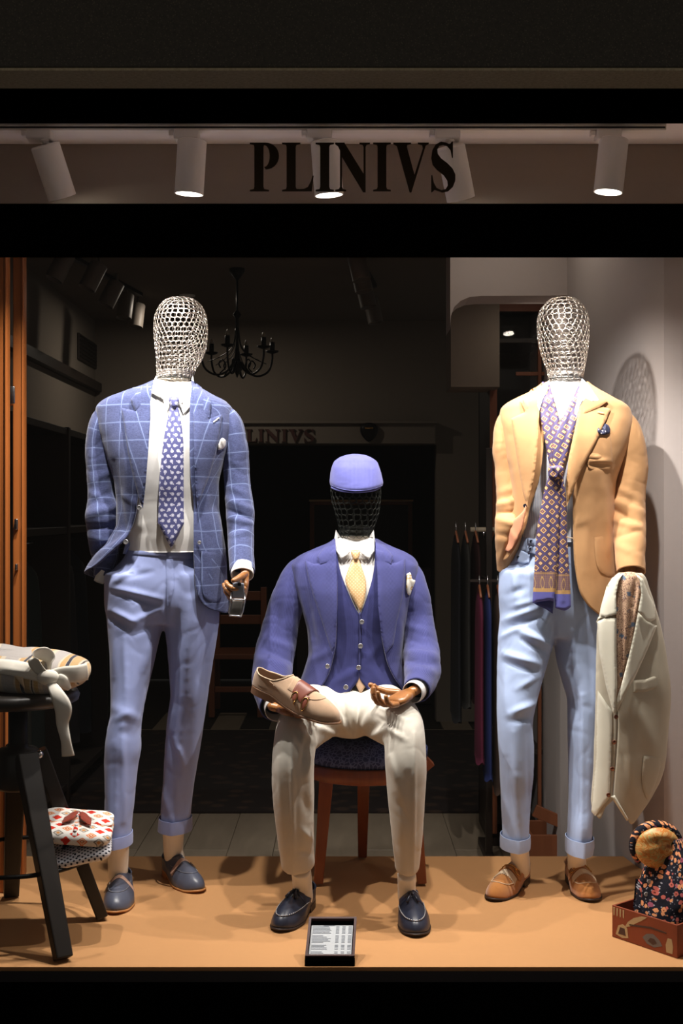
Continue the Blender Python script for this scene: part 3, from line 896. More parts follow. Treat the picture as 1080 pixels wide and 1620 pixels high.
    if style == 'bit':
        ap = apron(ytoe=.86, y0=.60, wx=.72)
        obj('apron_seam', tube(ap, 0.0017, 6)[:2], M['fringe'], up, local=True)
        surf([(-W*.60, -L*.40), (-W*.2, -L*.385), (W*.2, -L*.385), (W*.60, -L*.40), (W*.66, -L*.46), (-W*.66, -L*.46)], fm=M['fringe'], nm='tongue')
        fr = [(-W*.70, -L*.575), (W*.70, -L*.575)]
        nf = 13
        for k in range(nf, -1, -1):
            x = -W*.80+W*1.6*k/nf; fr.append((x, -L*.69-L*.012*math.cos(k*PI/nf*2-PI))); 
            if k: fr.append((x-W*1.6/nf/2, -L*.675))
        surf(fr, 0.001, 0.0022, 0.0028, fm=M['fringe'], nm='fringe')
        surf([(-W*.93, -L*.455), (W*.93, -L*.455), (W*.98, -L*.56), (-W*.98, -L*.56)], 0.002, .0018, fm=material)
        bits = []
        for sx in (-1, 1):
            a = []
            for k in range(18):
                al = 2*PI*k/18; p, o = down(sx*W*.50+.007*math.cos(al), -L*.505+.010*math.sin(al)); a.append(p+o*.006)
            bits.append(tube(a, 0.0016, 6, closed=True, caps=False)[:2])
        br = []
        for k in range(13):
            p, o = down(W*.42*(k/6-1), -L*.505); br.append(p+o*.0065)
        bits.append(tube(br, [0.0016+0.0010*(k % 3 == 0) for k in range(13)], 6)[:2])
        obj('horse_bit', join(*bits), M['gold'], up, local=True)
    if style == 'monk':
        surf([(-W*.60, -L*.44), (W*.60, -L*.44), (W*.66, -L*.56), (-W*.66, -L*.56)], fm=M['fringe'] if False else material, nm='tongue')
        surf([(-W*.64, -L*.50), (W*.62, -L*.50), (W*.74, -L*.60), (W*.70, -L*.68), (W*.30, -L*.70), (-W*.40, -L*.66), (-W*.80, -L*.62)], 0.002, .002, fm=M['brown_leather'])
        for sx, yy in ((-1, .545), (-1, .665)):
            a = []
            for k in range(16):
                al = 2*PI*k/16; p, o = down(sx*W*.74+.008*math.cos(al), -L*yy+.008*math.sin(al)); a.append(p+o*.005)
            obj('buckle', tube(a, 0.0016, 6, closed=True, caps=False)[:2], M['gold'], up, local=True)
            surf([(sx*W*.50, -L*(yy-.022)), (sx*W*1.0, -L*(yy-.022)), (sx*W*1.0, -L*(yy+.022)), (sx*W*.50, -L*(yy+.022))], 0.003, .0016, fm=M['brown_leather'])
        obj('apron_seam', tube(apron(ytoe=.80, y0=.56, wx=.6), 0.0010, 6)[:2], material, up, local=True)
    return up
def ankle(px, py0, py1, w0, w1, d0, toe, parent, m=None, name='ankle'):
    """mannequin shin that runs down into the shoe and forward to the throat"""
    a = P(px[0], py0, d0[0]); b = P(px[1], py1, d0[1])
    w0 = w0*d0[0]/K; w1 = w1*d0[1]/K; toe = Vector(toe)
    b2 = Vector((b.x, b.y+0.015, 0.045))
    v1 = tube([a, a*.5+b*.5, b, b2], [w0, (w0+w1)/2, w1, w1*.9], 24, 16, flat=1.15)[:2]
    v2 = tube([b+Vector((0, .01, .045)), b*.55+toe*.45+Vector((0, .01, .012)), toe+Vector((0, .02, -.006))], [w1*.8, w1*.85, w1*.75], 24, 12, flat=.8)[:2]
    V, F = remesh([v1, v2], 0.004, 8)
    return obj(name, (V, F), m or M['mannequin'], parent)

# ------------------------------------------------------------------ wooden jointed hand
def hand(parent, wrist, f, n, curls, thumb=(0.5, 0.6), scale=1.0, mirror=1, spread=0.10, name='wooden_hand', ball=True):
    """f finger direction, n direction the palm faces; curls = 4 x (base, mid, tip) in radians"""
    f = Vector(f).normalized(); n = Vector(n); n = (n-f*n.dot(f)).normalized(); s = n.cross(f)*mirror
    o = Vector(wrist)
    S = scale
    def W(a, b, c): return o+(f*a+s*b+n*c)*S
    parts = [capsule(W(-0.022, 0, 0), W(-0.006, 0, 0), .021*S, .020*S, 16, .8, s)] if ball else []
    bm = bmesh.new()
    for (a, w, t) in ((0.0, .021, .014), (0.03, .034, .0155), (0.062, .040, .014), (.088, .038, .011)):
        for k in range(20):
            th = 2*PI*k/20
            bm.verts.new(W(a, w*math.copysign(abs(math.cos(th))**.75, math.cos(th)), t*math.copysign(abs(math.sin(th))**.75, math.sin(th))))
    bm.verts.ensure_lookup_table(); v = bm.verts[:]
    for r in range(3):
        for k in range(20): bm.faces.new((v[r*20+k], v[r*20+(k+1) % 20], v[r*20+20+(k+1) % 20], v[r*20+20+k]))
    bm.faces.new(v[:20]); bm.faces.new(list(reversed(v[60:])))
    bmesh.ops.recalc_face_normals(bm, faces=bm.faces)
    bmesh.ops.bevel(bm, geom=[e for e in bm.edges if e.calc_face_angle(0) > .8], offset=.004*S, segments=3, affect='EDGES')
    parts.append(from_bm(bm))
    h = obj(name, join(*parts), M['wood_hand'], parent)
    lens = [(.040, .026, .021), (.045, .029, .023), (.041, .027, .022), (.032, .021, .019)]
    for i, (c, ln) in enumerate(zip(curls, lens)):
        b = W(.090, (.030-.0200*i), 0); sp = (1.5-i)*spread; ang = 0; seg = []
        d0 = (f*math.cos(sp)+s*math.sin(sp)).normalized(); r = (.0098, .0090, .0080, .0068)
        for k in range(3):
            ang += c[k]; d = (d0*math.cos(ang)+n*math.sin(ang)).normalized(); e = b+d*ln[k]*S
            seg.append(capsule(b+d*.0035*S, e-d*.0035*S, r[k]*S, r[k+1]*S, 12)); b = e
        obj('finger', join(*seg), M['wood_hand'], h)
    b = W(.022, .032, .004); seg = []; ang = thumb[1]
    d = (f*math.cos(thumb[0])+s*math.sin(thumb[0])+n*.25).normalized()
    for k, l in enumerate((.042, .031, .026)):
        if k: d = (d*math.cos(ang)+(n*.8-s*.45+f*.3).normalized()*math.sin(ang)).normalized()
        e = b+d*l*S; seg.append(capsule(b+d*.003*S, e-d*.003*S, (.0125-.0016*k)*S, (.0112-.0016*k)*S, 12)); b = e
    obj('thumb', join(*seg), M['wood_hand'], h)
    return h
# ================================================================== THE SETTING
PF, PB = 3.20, 4.23        # display platform front and back edge
# platform (tan), its front and back faces
# shop floor with planks
floor = struct('floor', box(-3.2, 3.2, 3.0, 13.0, -0.36, -0.318), mat('floor_base', (40, 34, 28), rough=0.6))
M['plank'] = mat('grey_brown_plank', rough=0.45, spec=0.35, pat=woodp((84, 74, 62), (140, 126, 108), 7, (1, .15, 1)), bump=lambda: noisex(uvx('Object')[3], 40, 4, .6, 0, (1, .1, 1)), bstr=0.1)
pl = None
for i in range(28):
    for j in range(3):
        y0 = 4.6+j*1.5-(0.7 if i % 2 else 0)
        if pl is None:
            pl = obj('plank', box(-.0992, .0992, 0, 1.495, -0.318, -0.3, 0.002, 1), M['plank'], floor, smooth=False, local=True); p_ = pl
        else:
            p_ = pl.copy(); COL.objects.link(p_)
        p_.location = (-2.4+i*0.2, y0, random.uniform(-.0012, .0004))
rug = obj('rug', box(-1.5, 1.05, 6.05, 8.3, -0.299, -0.288, 0.003), mat('dark_rug', rough=0.95, pat=lambda: mixc(soft(vorx(uvx('Object')[3], 9), .25, .4), (30, 22, 20), (52, 38, 30))), smooth=False)
tag(rug, 'dark patterned rug on the shop floor behind the display', 'rug')
# right-hand wall of the display: angled wall, then the brighter rounded pier
pts = [(0.90, 6.4), (0.925, 4.70), (0.975, 4.25), (1.018, 4.02), (1.045, 3.965), (1.10, 3.94), (1.19, 3.90), (1.27, 3.80), (1.30, 3.60), (1.31, 3.10)]
pts = [tuple(q) for q in catmull([(a, b, 0) for a, b in pts], 60)[:, :2]]
outer = [(1.6, 3.10), (1.6, 6.4)]
poly = pts+outer
def ext(poly, z0, z1):
    n = len(poly); V = [(x, y, z0) for x, y in poly]+[(x, y, z1) for x, y in poly]
    F = [tuple(range(n)), tuple(range(2*n-1, n-1, -1))]+[(i, i+n, (i+1) % n+n, (i+1) % n) for i in range(n)]
    return V, F
pp = [(-1.45, PB), (-1.45, PF), (1.30, PF)]+[(x-.004, y) for x, y in reversed(pts) if PF < y < PB]+[(float(np.interp(PB, [q[1] for q in reversed(pts)], [q[0] for q in reversed(pts)]))-.004, PB)]
plat = obj('display_platform', ext(pp, -0.299, 0.0), M['plat'], smooth=False)
tag(plat, 'wide tan cloth-covered display platform the mannequins stand on', 'platform')
wr = struct('wall_right', ext(poly, -0.3, 2.62), M['wall'], smooth=True); auto_smooth(wr, 35)
# ceiling of the display bay, the bulkhead behind it, shop ceiling
struct('ceiling', box(-1.75, 1.62, 3.02, 3.78, 2.30, 2.36), M['ceiling'])
struct('wall_bulkhead', box(-1.75, 1.30, 3.69, 3.78, 2.085, 2.30, 0.003), M['header'])
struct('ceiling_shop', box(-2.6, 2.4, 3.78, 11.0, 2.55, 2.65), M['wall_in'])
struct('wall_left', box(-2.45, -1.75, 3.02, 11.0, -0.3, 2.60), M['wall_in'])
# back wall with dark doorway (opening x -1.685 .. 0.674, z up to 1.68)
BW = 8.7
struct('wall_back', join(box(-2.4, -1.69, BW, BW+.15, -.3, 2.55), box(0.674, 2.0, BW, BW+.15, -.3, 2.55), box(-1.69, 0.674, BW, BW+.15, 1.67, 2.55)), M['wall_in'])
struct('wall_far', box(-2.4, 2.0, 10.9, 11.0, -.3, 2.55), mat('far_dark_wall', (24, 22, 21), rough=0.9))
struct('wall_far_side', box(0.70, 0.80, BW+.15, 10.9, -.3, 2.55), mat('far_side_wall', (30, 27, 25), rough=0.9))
# right arch lintel with rounded lower corner (grey plaster) and dark bulkhead below
def Pd(d): return lambda a, b: P(a, b, d)
lint = [(712, 330), (985, 330), (985, 467), (760, 468), (742, 470), (728, 476), (718, 486), (713, 500), (712, 520)]
struct('wall_arch', prism(lint, Pd(4.95), Vector((0, 0.2, 0))), M['wall'])
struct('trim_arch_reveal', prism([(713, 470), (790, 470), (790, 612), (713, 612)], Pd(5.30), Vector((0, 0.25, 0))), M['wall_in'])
# soffit above the left cabinets
struct('trim_left_soffit', box(-1.80, -1.70, 4.3, 8.68, 2.04, 2.10), M['dark_cabinet'])

# ------------------------------------------------------------------ facade: granite, black frame, glass
gr = struct('wall_front', join(box(-2.2, 2.2, 2.66, 2.775, 2.1565, 3.2, .003), box(-2.2, 2.2, 2.775, 3.2, 2.40, 3.2)), M['granite'])
struct('trim_granite_lit_edge', box(-2.2, 2.2, 2.662, 2.775, 2.150, 2.1565, .001), M['granite_edge_lit'])  # added strip carrying the painted window light under the ledge
struct('trim_top_bar', box(-1.9, 1.9, 3.085, 3.125, 2.181, 2.9, .003), M['frame_black'])
struct('trim_transom_bar', box(-1.9, 1.9, 3.085, 3.125, zof(404.5, 3.10), zof(322.5, 3.09), .002), M['frame_black'])
struct('trim_bottom_bar', join(box(-1.9, 1.9, 2.95, 3.192, -.12, -.006, .004), box(-1.9, 1.9, 2.85, 2.96, -.9, -.03, .004)), M['frame_black'])
struct('trim_left_mullion', box(-1.9, -1.20, 3.05, 3.17, -.006, 2.3), M['frame_black'])
struct('trim_right_mullion', box(1.36, 1.9, 3.05, 3.17, -.006, 2.3), M['frame_black'])
struct('window_1', box(-1.25, 1.40, 3.105, 3.113, -.04, zof(400, 3.11)), M['glass'])
struct('window_2', box(-1.25, 1.40, 3.105, 3.113, zof(326, 3.11), 2.195), M['glass'])
struct('ground', box(-6, 6, -3, 3.0, -.95, -.9), mat('street', (150, 144, 136), rough=0.8))

# ------------------------------------------------------------------ lettering
def arc(cx, cy, rx, ry, a0, a1, n=14):
    return [(cx+rx*math.cos(math.radians(a0+(a1-a0)*k/n)), cy+ry*math.sin(math.radians(a0+(a1-a0)*k/n))) for k in range(n+1)]
def glyph(ch):
    """list of polygons in a unit-height box (x right, y up)"""
    if ch == 'I': return [[(0, 0), (.38, 0), (.38, .028), (.30, .045), (.285, .09), (.285, .91), (.30, .955), (.38, .972), (.38, 1), (0, 1), (0, .972), (.08, .955), (.095, .91), (.095, .09), (.08, .045), (0, .028)]], .38
    if ch == 'L': return [[(0, 0), (.62, 0), (.66, .32), (.635, .32), (.60, .20), (.54, .09), (.46, .05), (.36, .045), (.30, .05), (.285, .09), (.285, .91), (.30, .955), (.38, .972), (.38, 1), (0, 1), (0, .972), (.08, .955), (.095, .91), (.095, .09), (.08, .045), (0, .028)]], .66
    if ch == 'P':
        o = arc(.33, .725, .28, .275, 90, -90); i = arc(.30, .725, .115, .225, -90, 90)
        return [[(0, 0), (.40, 0), (.40, .028), (.30, .045), (.285, .09), (.285, .91), (.30, .955), (.33, 1), (0, 1), (0, .972), (.08, .955), (.095, .91), (.095, .09), (.08, .045), (0, .028)],
                o+i+[(.284, .95), (.284, 1)]][:2], .62
    if ch == 'N': return [[(0, 1), (.20, 1), (.62, .36), (.62, .91), (.60, .955), (.53, .972), (.53, 1), (.76, 1), (.76, .972), (.69, .955), (.665, .91), (.665, -.02), (.61, -.02), (.15, .70), (.15, .09), (.17, .045), (.24, .028), (.24, 0), (0, 0), (0, .028), (.08, .045), (.105, .09), (.105, .84), (.06, .93), (0, .97)]], .76
    if ch == 'V': return [[(0, 1), (.36, 1), (.36, .972), (.285, .955), (.275, .91), (.43, .34), (.60, .88), (.585, .95), (.50, .972), (.50, 1), (.72, 1), (.72, .972), (.66, .94), (.37, -.02), (.33, -.02), (.07, .93), (0, .972)]], .72
    if ch == 'S':
        c = [(.43, .69), (.40, .85), (.33, .93), (.25, .955), (.17, .935), (.125, .86), (.135, .77), (.20, .68), (.33, .58), (.44, .47), (.50, .35), (.50, .22), (.45, .09), (.35, .0), (.23, -.025), (.12, .015), (.07, .03), (.04, .0), (.015, -.02), (.0, -.02), (.0, .33), (.022, .33), (.05, .18), (.11, .07), (.21, .022), (.30, .045), (.345, .12), (.335, .22), (.26, .33), (.12, .44), (.03, .54), (.0, .68), (.02, .84), (.09, .96), (.20, 1.02), (.31, 1.0), (.37, .97), (.40, .98), (.425, 1.02), (.45, 1.02), (.45, .69)]
        return [c], .50
def letter(ch, x0, y0, h, w, d, depth, m, parent=None):
    """x0,y0 px of the lower-left corner, h/w px"""
    polys, gw = glyph(ch); vs = []
    for pg in polys:
        v2, e2, f2, *_ = delaunay_2d_cdt([Vector(q) for q in pg], [(i, (i+1) % len(pg)) for i in range(len(pg))], [], 1, 1e-7)
        n = len(v2); f = lambda q: P(x0+q[0]/gw*w, y0-q[1]*h, d)
        V = [tuple(f(q)) for q in v2]+[tuple(f(q)+Vector((0, depth, 0))) for q in v2]
        F = [tuple(t) for t in f2]+[tuple(i+n for i in reversed(t)) for t in f2]
        cnt = set((t[k], t[(k+1) % len(t)]) for t in f2 for k in range(len(t)))
        F += [(b, a, a+n, b+n) for a, b in cnt if (b, a) not in cnt]
        vs.append((V, F))
    return obj('letter', join(*vs), m, parent, smooth=False)
sg = empty('shop_lettering', P(557, 300, 3.098), 'large dark bronze serif lettering PLINIVS across the transom glass', 'sign')
for ch, x0, w in (('P', 395, 47), ('L', 446, 50), ('I', 499, 29), ('N', 530, 55), ('I', 590, 28), ('V', 622, 56), ('S', 682, 38)):
    letter(ch, x0, 302.5, 77, w, 3.101, 0.003, M['letter'], sg)
# interior fascia with the same name
fs = empty('interior_sign', P(520, 703, 8.6), 'grey fascia board lettered PLINIVS above the dark doorway', 'sign')
obj('board', box(xof(300, 8.66), xof(688, 8.66), 8.62, 8.70, zof(702, 8.62), zof(669, 8.62), .006), M['wall_in'], fs, smooth=False)
obj('top_moulding', box(xof(298, 8.6), xof(691, 8.6), 8.59, 8.70, zof(670.5, 8.62), zof(666, 8.62), .004), M['wall_in'], fs, smooth=False)
for ch, x0, w in (('P', 369, 18), ('L', 389, 17), ('I', 408, 9), ('N', 419, 23), ('I', 445, 9), ('V', 456, 22), ('S', 481, 16)):
    letter(ch, x0, 699, 20, w, 8.60, 0.016, M['letter_in'], fs)
mk = empty('wall_plaque', P(583, 684, 8.58), 'small dark oval plaque fixed to the fascia above the doorway', 'plaque')
pl_ = [(570, 675), (576, 670), (583, 668.5), (591, 670), (597, 675), (597, 684), (592, 693), (583, 699), (575, 693), (570, 684)]
obj('shield', drape(smooth_poly(pl_, n=3), lambda a, b: (P(a, b, 8.60), Vector((0, -1, 0))), 0, .03, 2.0, 8), M['black_metal'], mk)
obj('band', box(xof(577, 8.56), xof(590, 8.56), 8.56, 8.572, zof(678.5, 8.56), zof(675.5, 8.56), .002), M['gold'], mk)
# framed picture in the dark doorway
fp = empty('framed_picture', P(571, 900, 9.6), 'dark framed picture with a thin pale top edge standing behind the seated mannequin', 'picture')
d = 9.6
for a in ((490, 652, 792, 799), (490, 652, 893, 900), (490, 497, 792, 900), (645, 652, 792, 900)):
    obj('frame', box(xof(a[0], d), xof(a[1], d), d-.03, d+.02, zof(a[3], d), zof(a[2], d), .004), M['brown_wood'], fp, smooth=False)
obj('lit_top_edge', box(xof(489, d), xof(653, d), d-.034, d-.02, zof(793.5, d), zof(790.5, d), .001), mat('lit_edge_tint', (214, 176, 128), rough=.5), fp, smooth=False)  # pale strip painting the light along the frame's top edge
obj('canvas', box(xof(496, d), xof(646, d), d-.005, d+.01, zof(894, d), zof(798, d)), mat('dark_canvas', (34, 34, 32), rough=.5), fp, smooth=False)
struct('trim_far_ledge', box(xof(470, d), xof(680, d), d-.1, d+.2, -.3, zof(899, d)), M['dark_cabinet'])

# ------------------------------------------------------------------ track lights of the window
tr = empty('light_track', P(540, 200, 3.52), 'white ceiling track carrying the five window spotlights', 'light track')
obj('rail', box(-1.75, 0.93, 3.50, 3.535, 2.282, 2.30, .003), M['white_plastic'], tr, smooth=False)
obj('conductor_slot', box(-1.75, 0.925, 3.497, 3.501, 2.288, 2.292), M['black_metal'], tr, smooth=False)
descr = ['white cylinder spotlight leaning right, farthest left on the track', 'upright white spotlight with lit mouth, left of the lettering',
         'white spotlight with lit mouth behind the letters I and N', 'white spotlight leaning right behind the letter S', 'upright white spotlight with lit mouth nearest the right wall']
for i, (x0, y0, x1, y1, back, pw) in enumerate(LAMPS):
    a = P(x0, y0, LAMP_D); b = P(x1, y1, LAMP_D); b.y += back; b = a+(b-a).normalized()*0.152
    t = empty('track_spotlight', P(x0, 200, LAMP_D), descr[i], 'spotlight', 'window track spotlights')
    ax = a.x-0.012 if i != 3 else a.x-.004
    obj('adapter', box(ax-.040, ax+.032, 3.485, 3.53, 2.254, 2.282, .005, 3), M['lamp_white'], t)
    obj('adapter_clip', box(ax-.055, ax-.041, 3.495, 3.52, 2.266, 2.280, .002), M['lamp_white'], t)
    obj('stem', join(tube([(a.x, 3.5, 2.256), a+Vector((0, 0, .004))], .008, 12)[:2], tube([(a.x, 3.5, 2.256), (a.x, 3.5, 2.248)], .012, 14)[:2]), M['lamp_white'], t)
    ax_ = (b-a).normalized(); q = Vector((0, 0, -1)).rotation_difference(ax_).to_matrix().to_4x4()
    L = (b-a).length
    prof = [(0.001, 0), (.038, 0), (.0415, -.003), (.0415, -L), (.0385, -L), (.0375, -L+.012), (.001, -L+.014)]
    vf = lathe(prof, nu=40)
    hd = obj('housing', xf(vf, Matrix.Translation(a) @ q), M['lamp_white'], t); auto_smooth(hd, 30)
    obj('led', xf(lathe([(.001, -L+.010), (.034, -L+.010), (.034, -L+.0085), (.001, -L+.0085)], nu=30), Matrix.Translation(a) @ q), M['lamp_glow'], t)
    ld = bpy.data.lights.new('spot_lamp', 'SPOT'); ld.energy = SPOT_W*pw; ld.color = (1.0, 0.945, 0.885)
    ld.spot_size = math.radians(106); ld.spot_blend = 1.0; ld.shadow_soft_size = 0.016
    lo = bpy.data.objects.new('spot_lamp', ld); COL.objects.link(lo)
    lo.parent = t; lo.location = (b+ax_*0.004)-t.location
    aim = ax_.copy()
    lo.rotation_euler = aim.to_track_quat('-Z', 'Y').to_euler()
# recessed downlight, the shop's dim spotlights, then two added fill lamps
M['lamp_grey'] = mat('grey_lamp_enamel', (120, 112, 104), rough=0.5)
def small_spot(x, y, tilt, label, d=(0, 0), grp='shop ceiling spotlights', on=False):
    t = empty('ceiling_spotlight', (x, y, 2.55), label, 'spotlight', grp)
    a = Vector((x, y, 2.50)); ax_ = Vector((tilt[0], tilt[1], -1)).normalized(); q = Vector((0, 0, -1)).rotation_difference(ax_).to_matrix().to_4x4()
    obj('stem', tube([(x, y, 2.55), a], .008, 8)[:2], M['lamp_grey'], t)
    hd = obj('housing', xf(lathe([(.001, 0), (.045, 0), (.047, -.004), (.047, -.15), (.043, -.15), (.041, -.135), (.001, -.13)], nu=24), Matrix.Translation(a) @ q), M['lamp_grey'], t); auto_smooth(hd, 30)
    obj('lens', xf(lathe([(.001, -.128), (.038, -.128), (.038, -.131), (.001, -.131)], nu=20), Matrix.Translation(a) @ q), M['shoe_inside'], t)
left_desc = ['dim shop spotlight partly hidden by the window bar, leftmost of the left row', 'dim shop spotlight tilted left, second of the left row', 'dim shop spotlight tilted left, third of the left row', 'dim upright shop spotlight, fourth of the left row', 'faint shop spotlight at the far end of the left row']
for k, (px, py) in enumerate([(106, 402), (157, 418), (185, 447), (200, 466), (218, 482)]):
    dd = (2.50-CZ)*K/(810-py); small_spot(xof(px, dd), dd, (-.45 if k < 3 else -.08, -.2), left_desc[k], grp='left row of shop spotlights')
cen_desc = ['nearest of the dim spotlights above the doorway, cut by the window bar', 'second dim spotlight above the doorway', 'third dim spotlight above the doorway', 'farthest faint spotlight above the doorway']
for k, (px, py) in enumerate([(562, 398), (566, 418), (574, 446), (586, 474)]):
    dd = (2.50-CZ)*K/(810-py); small_spot(xof(px, dd), dd, (.22, -.1), cen_desc[k], grp='centre row of shop spotlights')
for nm, a, b, lb in (('ceiling_track', (88, 392), (222, 466), 'thin dark ceiling track of the left shop spotlights'), ('ceiling_track', (558, 392), (592, 452), 'thin dark ceiling track of the central shop spotlights')):
    pa = []
    for q in (a, b):
        dd = (2.54-CZ)*K/(810-q[1]); pa.append(Vector((xof(q[0], dd), dd, 2.54)))
    tag(obj(nm, beam(pa[0], pa[1], .03, .02), M['black_metal'], smooth=False), lb, 'light track')
dl = empty('downlight', (xof(296, 7.66), 7.66, 2.545), 'small round lit downlight in the shop ceiling above the left wire head', 'downlight')
obj('trim_ring', lathe([(.03, .003), (.05, .003), (.05, -.004), (.036, -.004)], dl.location, 20), M['lamp_white'], dl)
obj('glow_disc', lathe([(.001, .001), (.034, .001), (.034, -.002), (.001, -.002)], dl.location, 20), M['glow_small'], dl)
def lamp(name, kind, loc, e, col, size, rot=(0, 0, 0), parent=None):
    l = bpy.data.lights.new(name, kind); l.energy = e; l.color = col
    if kind == 'AREA': l.shape = 'DISK'; l.size = size
    else: l.shadow_soft_size = size
    o = bpy.data.objects.new(name, l); COL.objects.link(o); o.location = loc; o.rotation_euler = rot; return o
lamp('downlight_lamp', 'AREA', (dl.location.x, 7.66, 2.52), 6.0, (1, .88, .74), .08)
lamp('lintel_fill_lamp', 'AREA', (0.60, 4.50, 2.50), 1.6, (1, .86, .72), .06, (0, 0, 0))  # added fill with no fixture, brightens the arch lintel

lamp('cabinet_fill_lamp', 'AREA', (0.80, 5.05, 2.045), 0.35, (1, .86, .72), .05, (math.radians(20), 0, 0))  # added unseen fill under the lintel, brightens the cabinet frame

# ------------------------------------------------------------------ chandelier
ch = empty('chandelier', P(375, 425, 6.84), 'black iron candle chandelier hanging from the shop ceiling', 'chandelier')
cd = 6.84; c0 = P(375, 508, cd); zc = zof(580, cd); cx = c0.x
obj('ceiling_rose', lathe([(.001, 2.55), (.045, 2.55), (.042, 2.53), (.018, 2.50), (.006, 2.485), (.001, 2.485)], (cx, cd, 0), 20), M['black_metal'], ch)
obj('chain', tube([(cx, cd, 2.49), (cx, cd, zof(500, cd))], .006, 8)[:2], M['black_metal'], ch)
obj('stem', lathe([(.001, zof(490, cd)), (.010, zof(492, cd)), (.024, zof(498, cd)), (.010, zof(504, cd)), (.008, zof(540, cd)), (.013, zof(560, cd)), (.022, zof(574, cd)), (.028, zof(582, cd)), (.012, zof(590, cd)), (.003, zof(597, cd)), (.001, zof(597.5, cd))], (cx, cd, 0), 16), M['black_metal'], ch)
for k in range(6):
    a = 2*PI*(k/6)+.35; R = .205
    def q(r, z): return Vector((cx+r*math.cos(a), cd+r*math.sin(a), z))
    zt = zof(556, cd)
    arm = obj('arm', tube([q(.02, zof(572, cd)), q(.06, zof(588, cd)), q(.12, zof(594, cd)), q(.18, zof(586, cd)), q(R, zof(566, cd)), q(R, zt)], .006, 8, 30)[:2], M['black_metal'], ch)
    obj('scroll', tube([q(.10, zof(592, cd)), q(.065, zof(580, cd)), q(.085, zof(570, cd)), q(.105, zof(576, cd)), q(.095, zof(583, cd))], .004, 6, 24)[:2], M['black_metal'], arm)
    obj('stay', tube([q(.008, zof(520, cd)), q(.03, zof(550, cd)), q(.10, zof(566, cd)), q(.17, zof(574, cd))], .0025, 6, 20)[:2], M['black_metal'], arm)
    obj('drip_cup', lathe([(.008, -.004), (.032, .004), (.038, .012), (.030, .010), (.012, .010), (.001, .010)], q(R, zt), 16), M['black_metal'], ch)
    obj('candle_sleeve', lathe([(.001, 0), (.014, 0), (.014, .052), (.001, .052)], q(R, zt+.008), 12), M['black_metal'], ch)
    obj('bulb', lathe([(.001, 0), (.009, .001), (.0105, .012), (.006, .026), (.001, .034)], q(R, zt+.06), 10), mat('bulb_glass', (170, 160, 145), rough=.3) if k == 0 else bpy.data.materials['bulb_glass'], ch)

# ------------------------------------------------------------------ left: orange wooden glazed door leaf standing on the platform side
dr = empty('door_1', (xof(20, 4.0), 4.0, 0), None, None); dr['kind'] = 'structure'
for (x0, x1, dd, y1) in ((-14, 11.5, 3.82, 1405), (20, 38, 4.0, 1392)):
    z0 = 0.001 if dd < 4.2 else 0
    obj('door_stile', box(xof(x0, dd), xof(x1, dd), dd, dd+.035, z0, 2.2, .004), M['orange_wood'], dr, smooth=False)
    obj('edge_bead', box(xof(x1-3.2, dd), xof(x1, dd), dd-.008, dd, z0, 2.2, .002), M['orange_wood'], dr, smooth=False)
obj('door_rail', box(xof(-14, 4.0), xof(20, 4.0), 3.99, 4.02, zof(642, 4.0), zof(630, 4.0), .003), M['orange_wood'], dr, smooth=False)
obj('bottom_rail', box(xof(-14, 4.0), xof(20, 4.0), 3.99, 4.02, .001, .06, .003), M['orange_wood'], dr, smooth=False)
obj('lock_plate', box(xof(24.5, 4.0), xof(29.5, 4.0), 3.985, 4.0, zof(838, 4.0), zof(821, 4.0), .002), M['steel'], dr)
obj('handle', join(box(xof(26, 4.0), xof(29.5, 4.0), 3.98, 4.0, zof(902, 4.0), zof(892, 4.0), .002), box(xof(15, 4.0), xof(27, 4.0), 3.97, 3.98, zof(640, 4), zof(612, 4), .003)), M['steel'], dr)

# ------------------------------------------------------------------ left: dark cabinet run with shelves and hanging clothes
lc = empty('wall_cabinet', (-1.6, 6.2, -.3), 'tall dark open cabinet with shelves along the left shop wall', 'cabinet')
X0, X1 = -1.75, -1.38
for y in (5.2, 6.2, 7.2, 8.1):
    obj('upright', box(X0, X1, y, y+.04, -.3, 1.62, .003), M['dark_cabinet'], lc, smooth=False)
for y in (5.24, 6.24, 7.24):
    for z in (-.22, 1.08, 1.58):
        obj('shelf', box(X0, X1-.01, y, y+.96 if y < 7.2 else y+.86, z, z+.035, .003), M['dark_cabinet'], lc, smooth=False)
obj('back_panel', box(X0-.005, X0+.01, 5.2, 8.14, -.3, 1.62), M['dark_cabinet'], lc, smooth=False)
def hung(name, x, y, z, w, h, t, m, label, cat, grp, yaw=0.0):
    """hanging garment: rounded shoulders, tapered body, slight waves"""
    V = []; nr, nc = 26, 28
    for r in range(nr):
        v = r/(nr-1); zz = z-h*v
        ww = w*float(hermite([0, .06, .16, .5, 1], [.18, .6, .95, .9, 1.05], v))/2; tt = t*float(hermite([0, .1, 1], [.4, .9, 1.1], v))/2
        for c in range(nc):
            a = 2*PI*c/nc; k = 1+.10*math.sin(a*5+v*3)*v
            V.append((x+tt*math.cos(a)*k, y+ww*math.sin(a), zz+.01*math.sin(a*3)*(v == 1)))
    F = [tuple(reversed(f)) for f in gridfaces(nr, nc)]+[tuple(range(nc)), tuple((nr-1)*nc+k for k in reversed(range(nc)))]
    t_ = empty(name, (x, y, z), label, cat, grp)
    obj('garment_body', (V, F), m, t_)
    obj('hanger', tube([(x, y-w*.3, z-.03), (x, y, z+.015), (x, y+w*.3, z-.03)], .005, 6)[:2], M['brown_wood'], t_)
    obj('hanger_hook', tube([(x, y, z+.015), (x, y, z+.04), (x, y+.015, z+.055), (x, y+.025, z+.04)], .002, 6, 12)[:2], M['steel'], t_)
    return t_
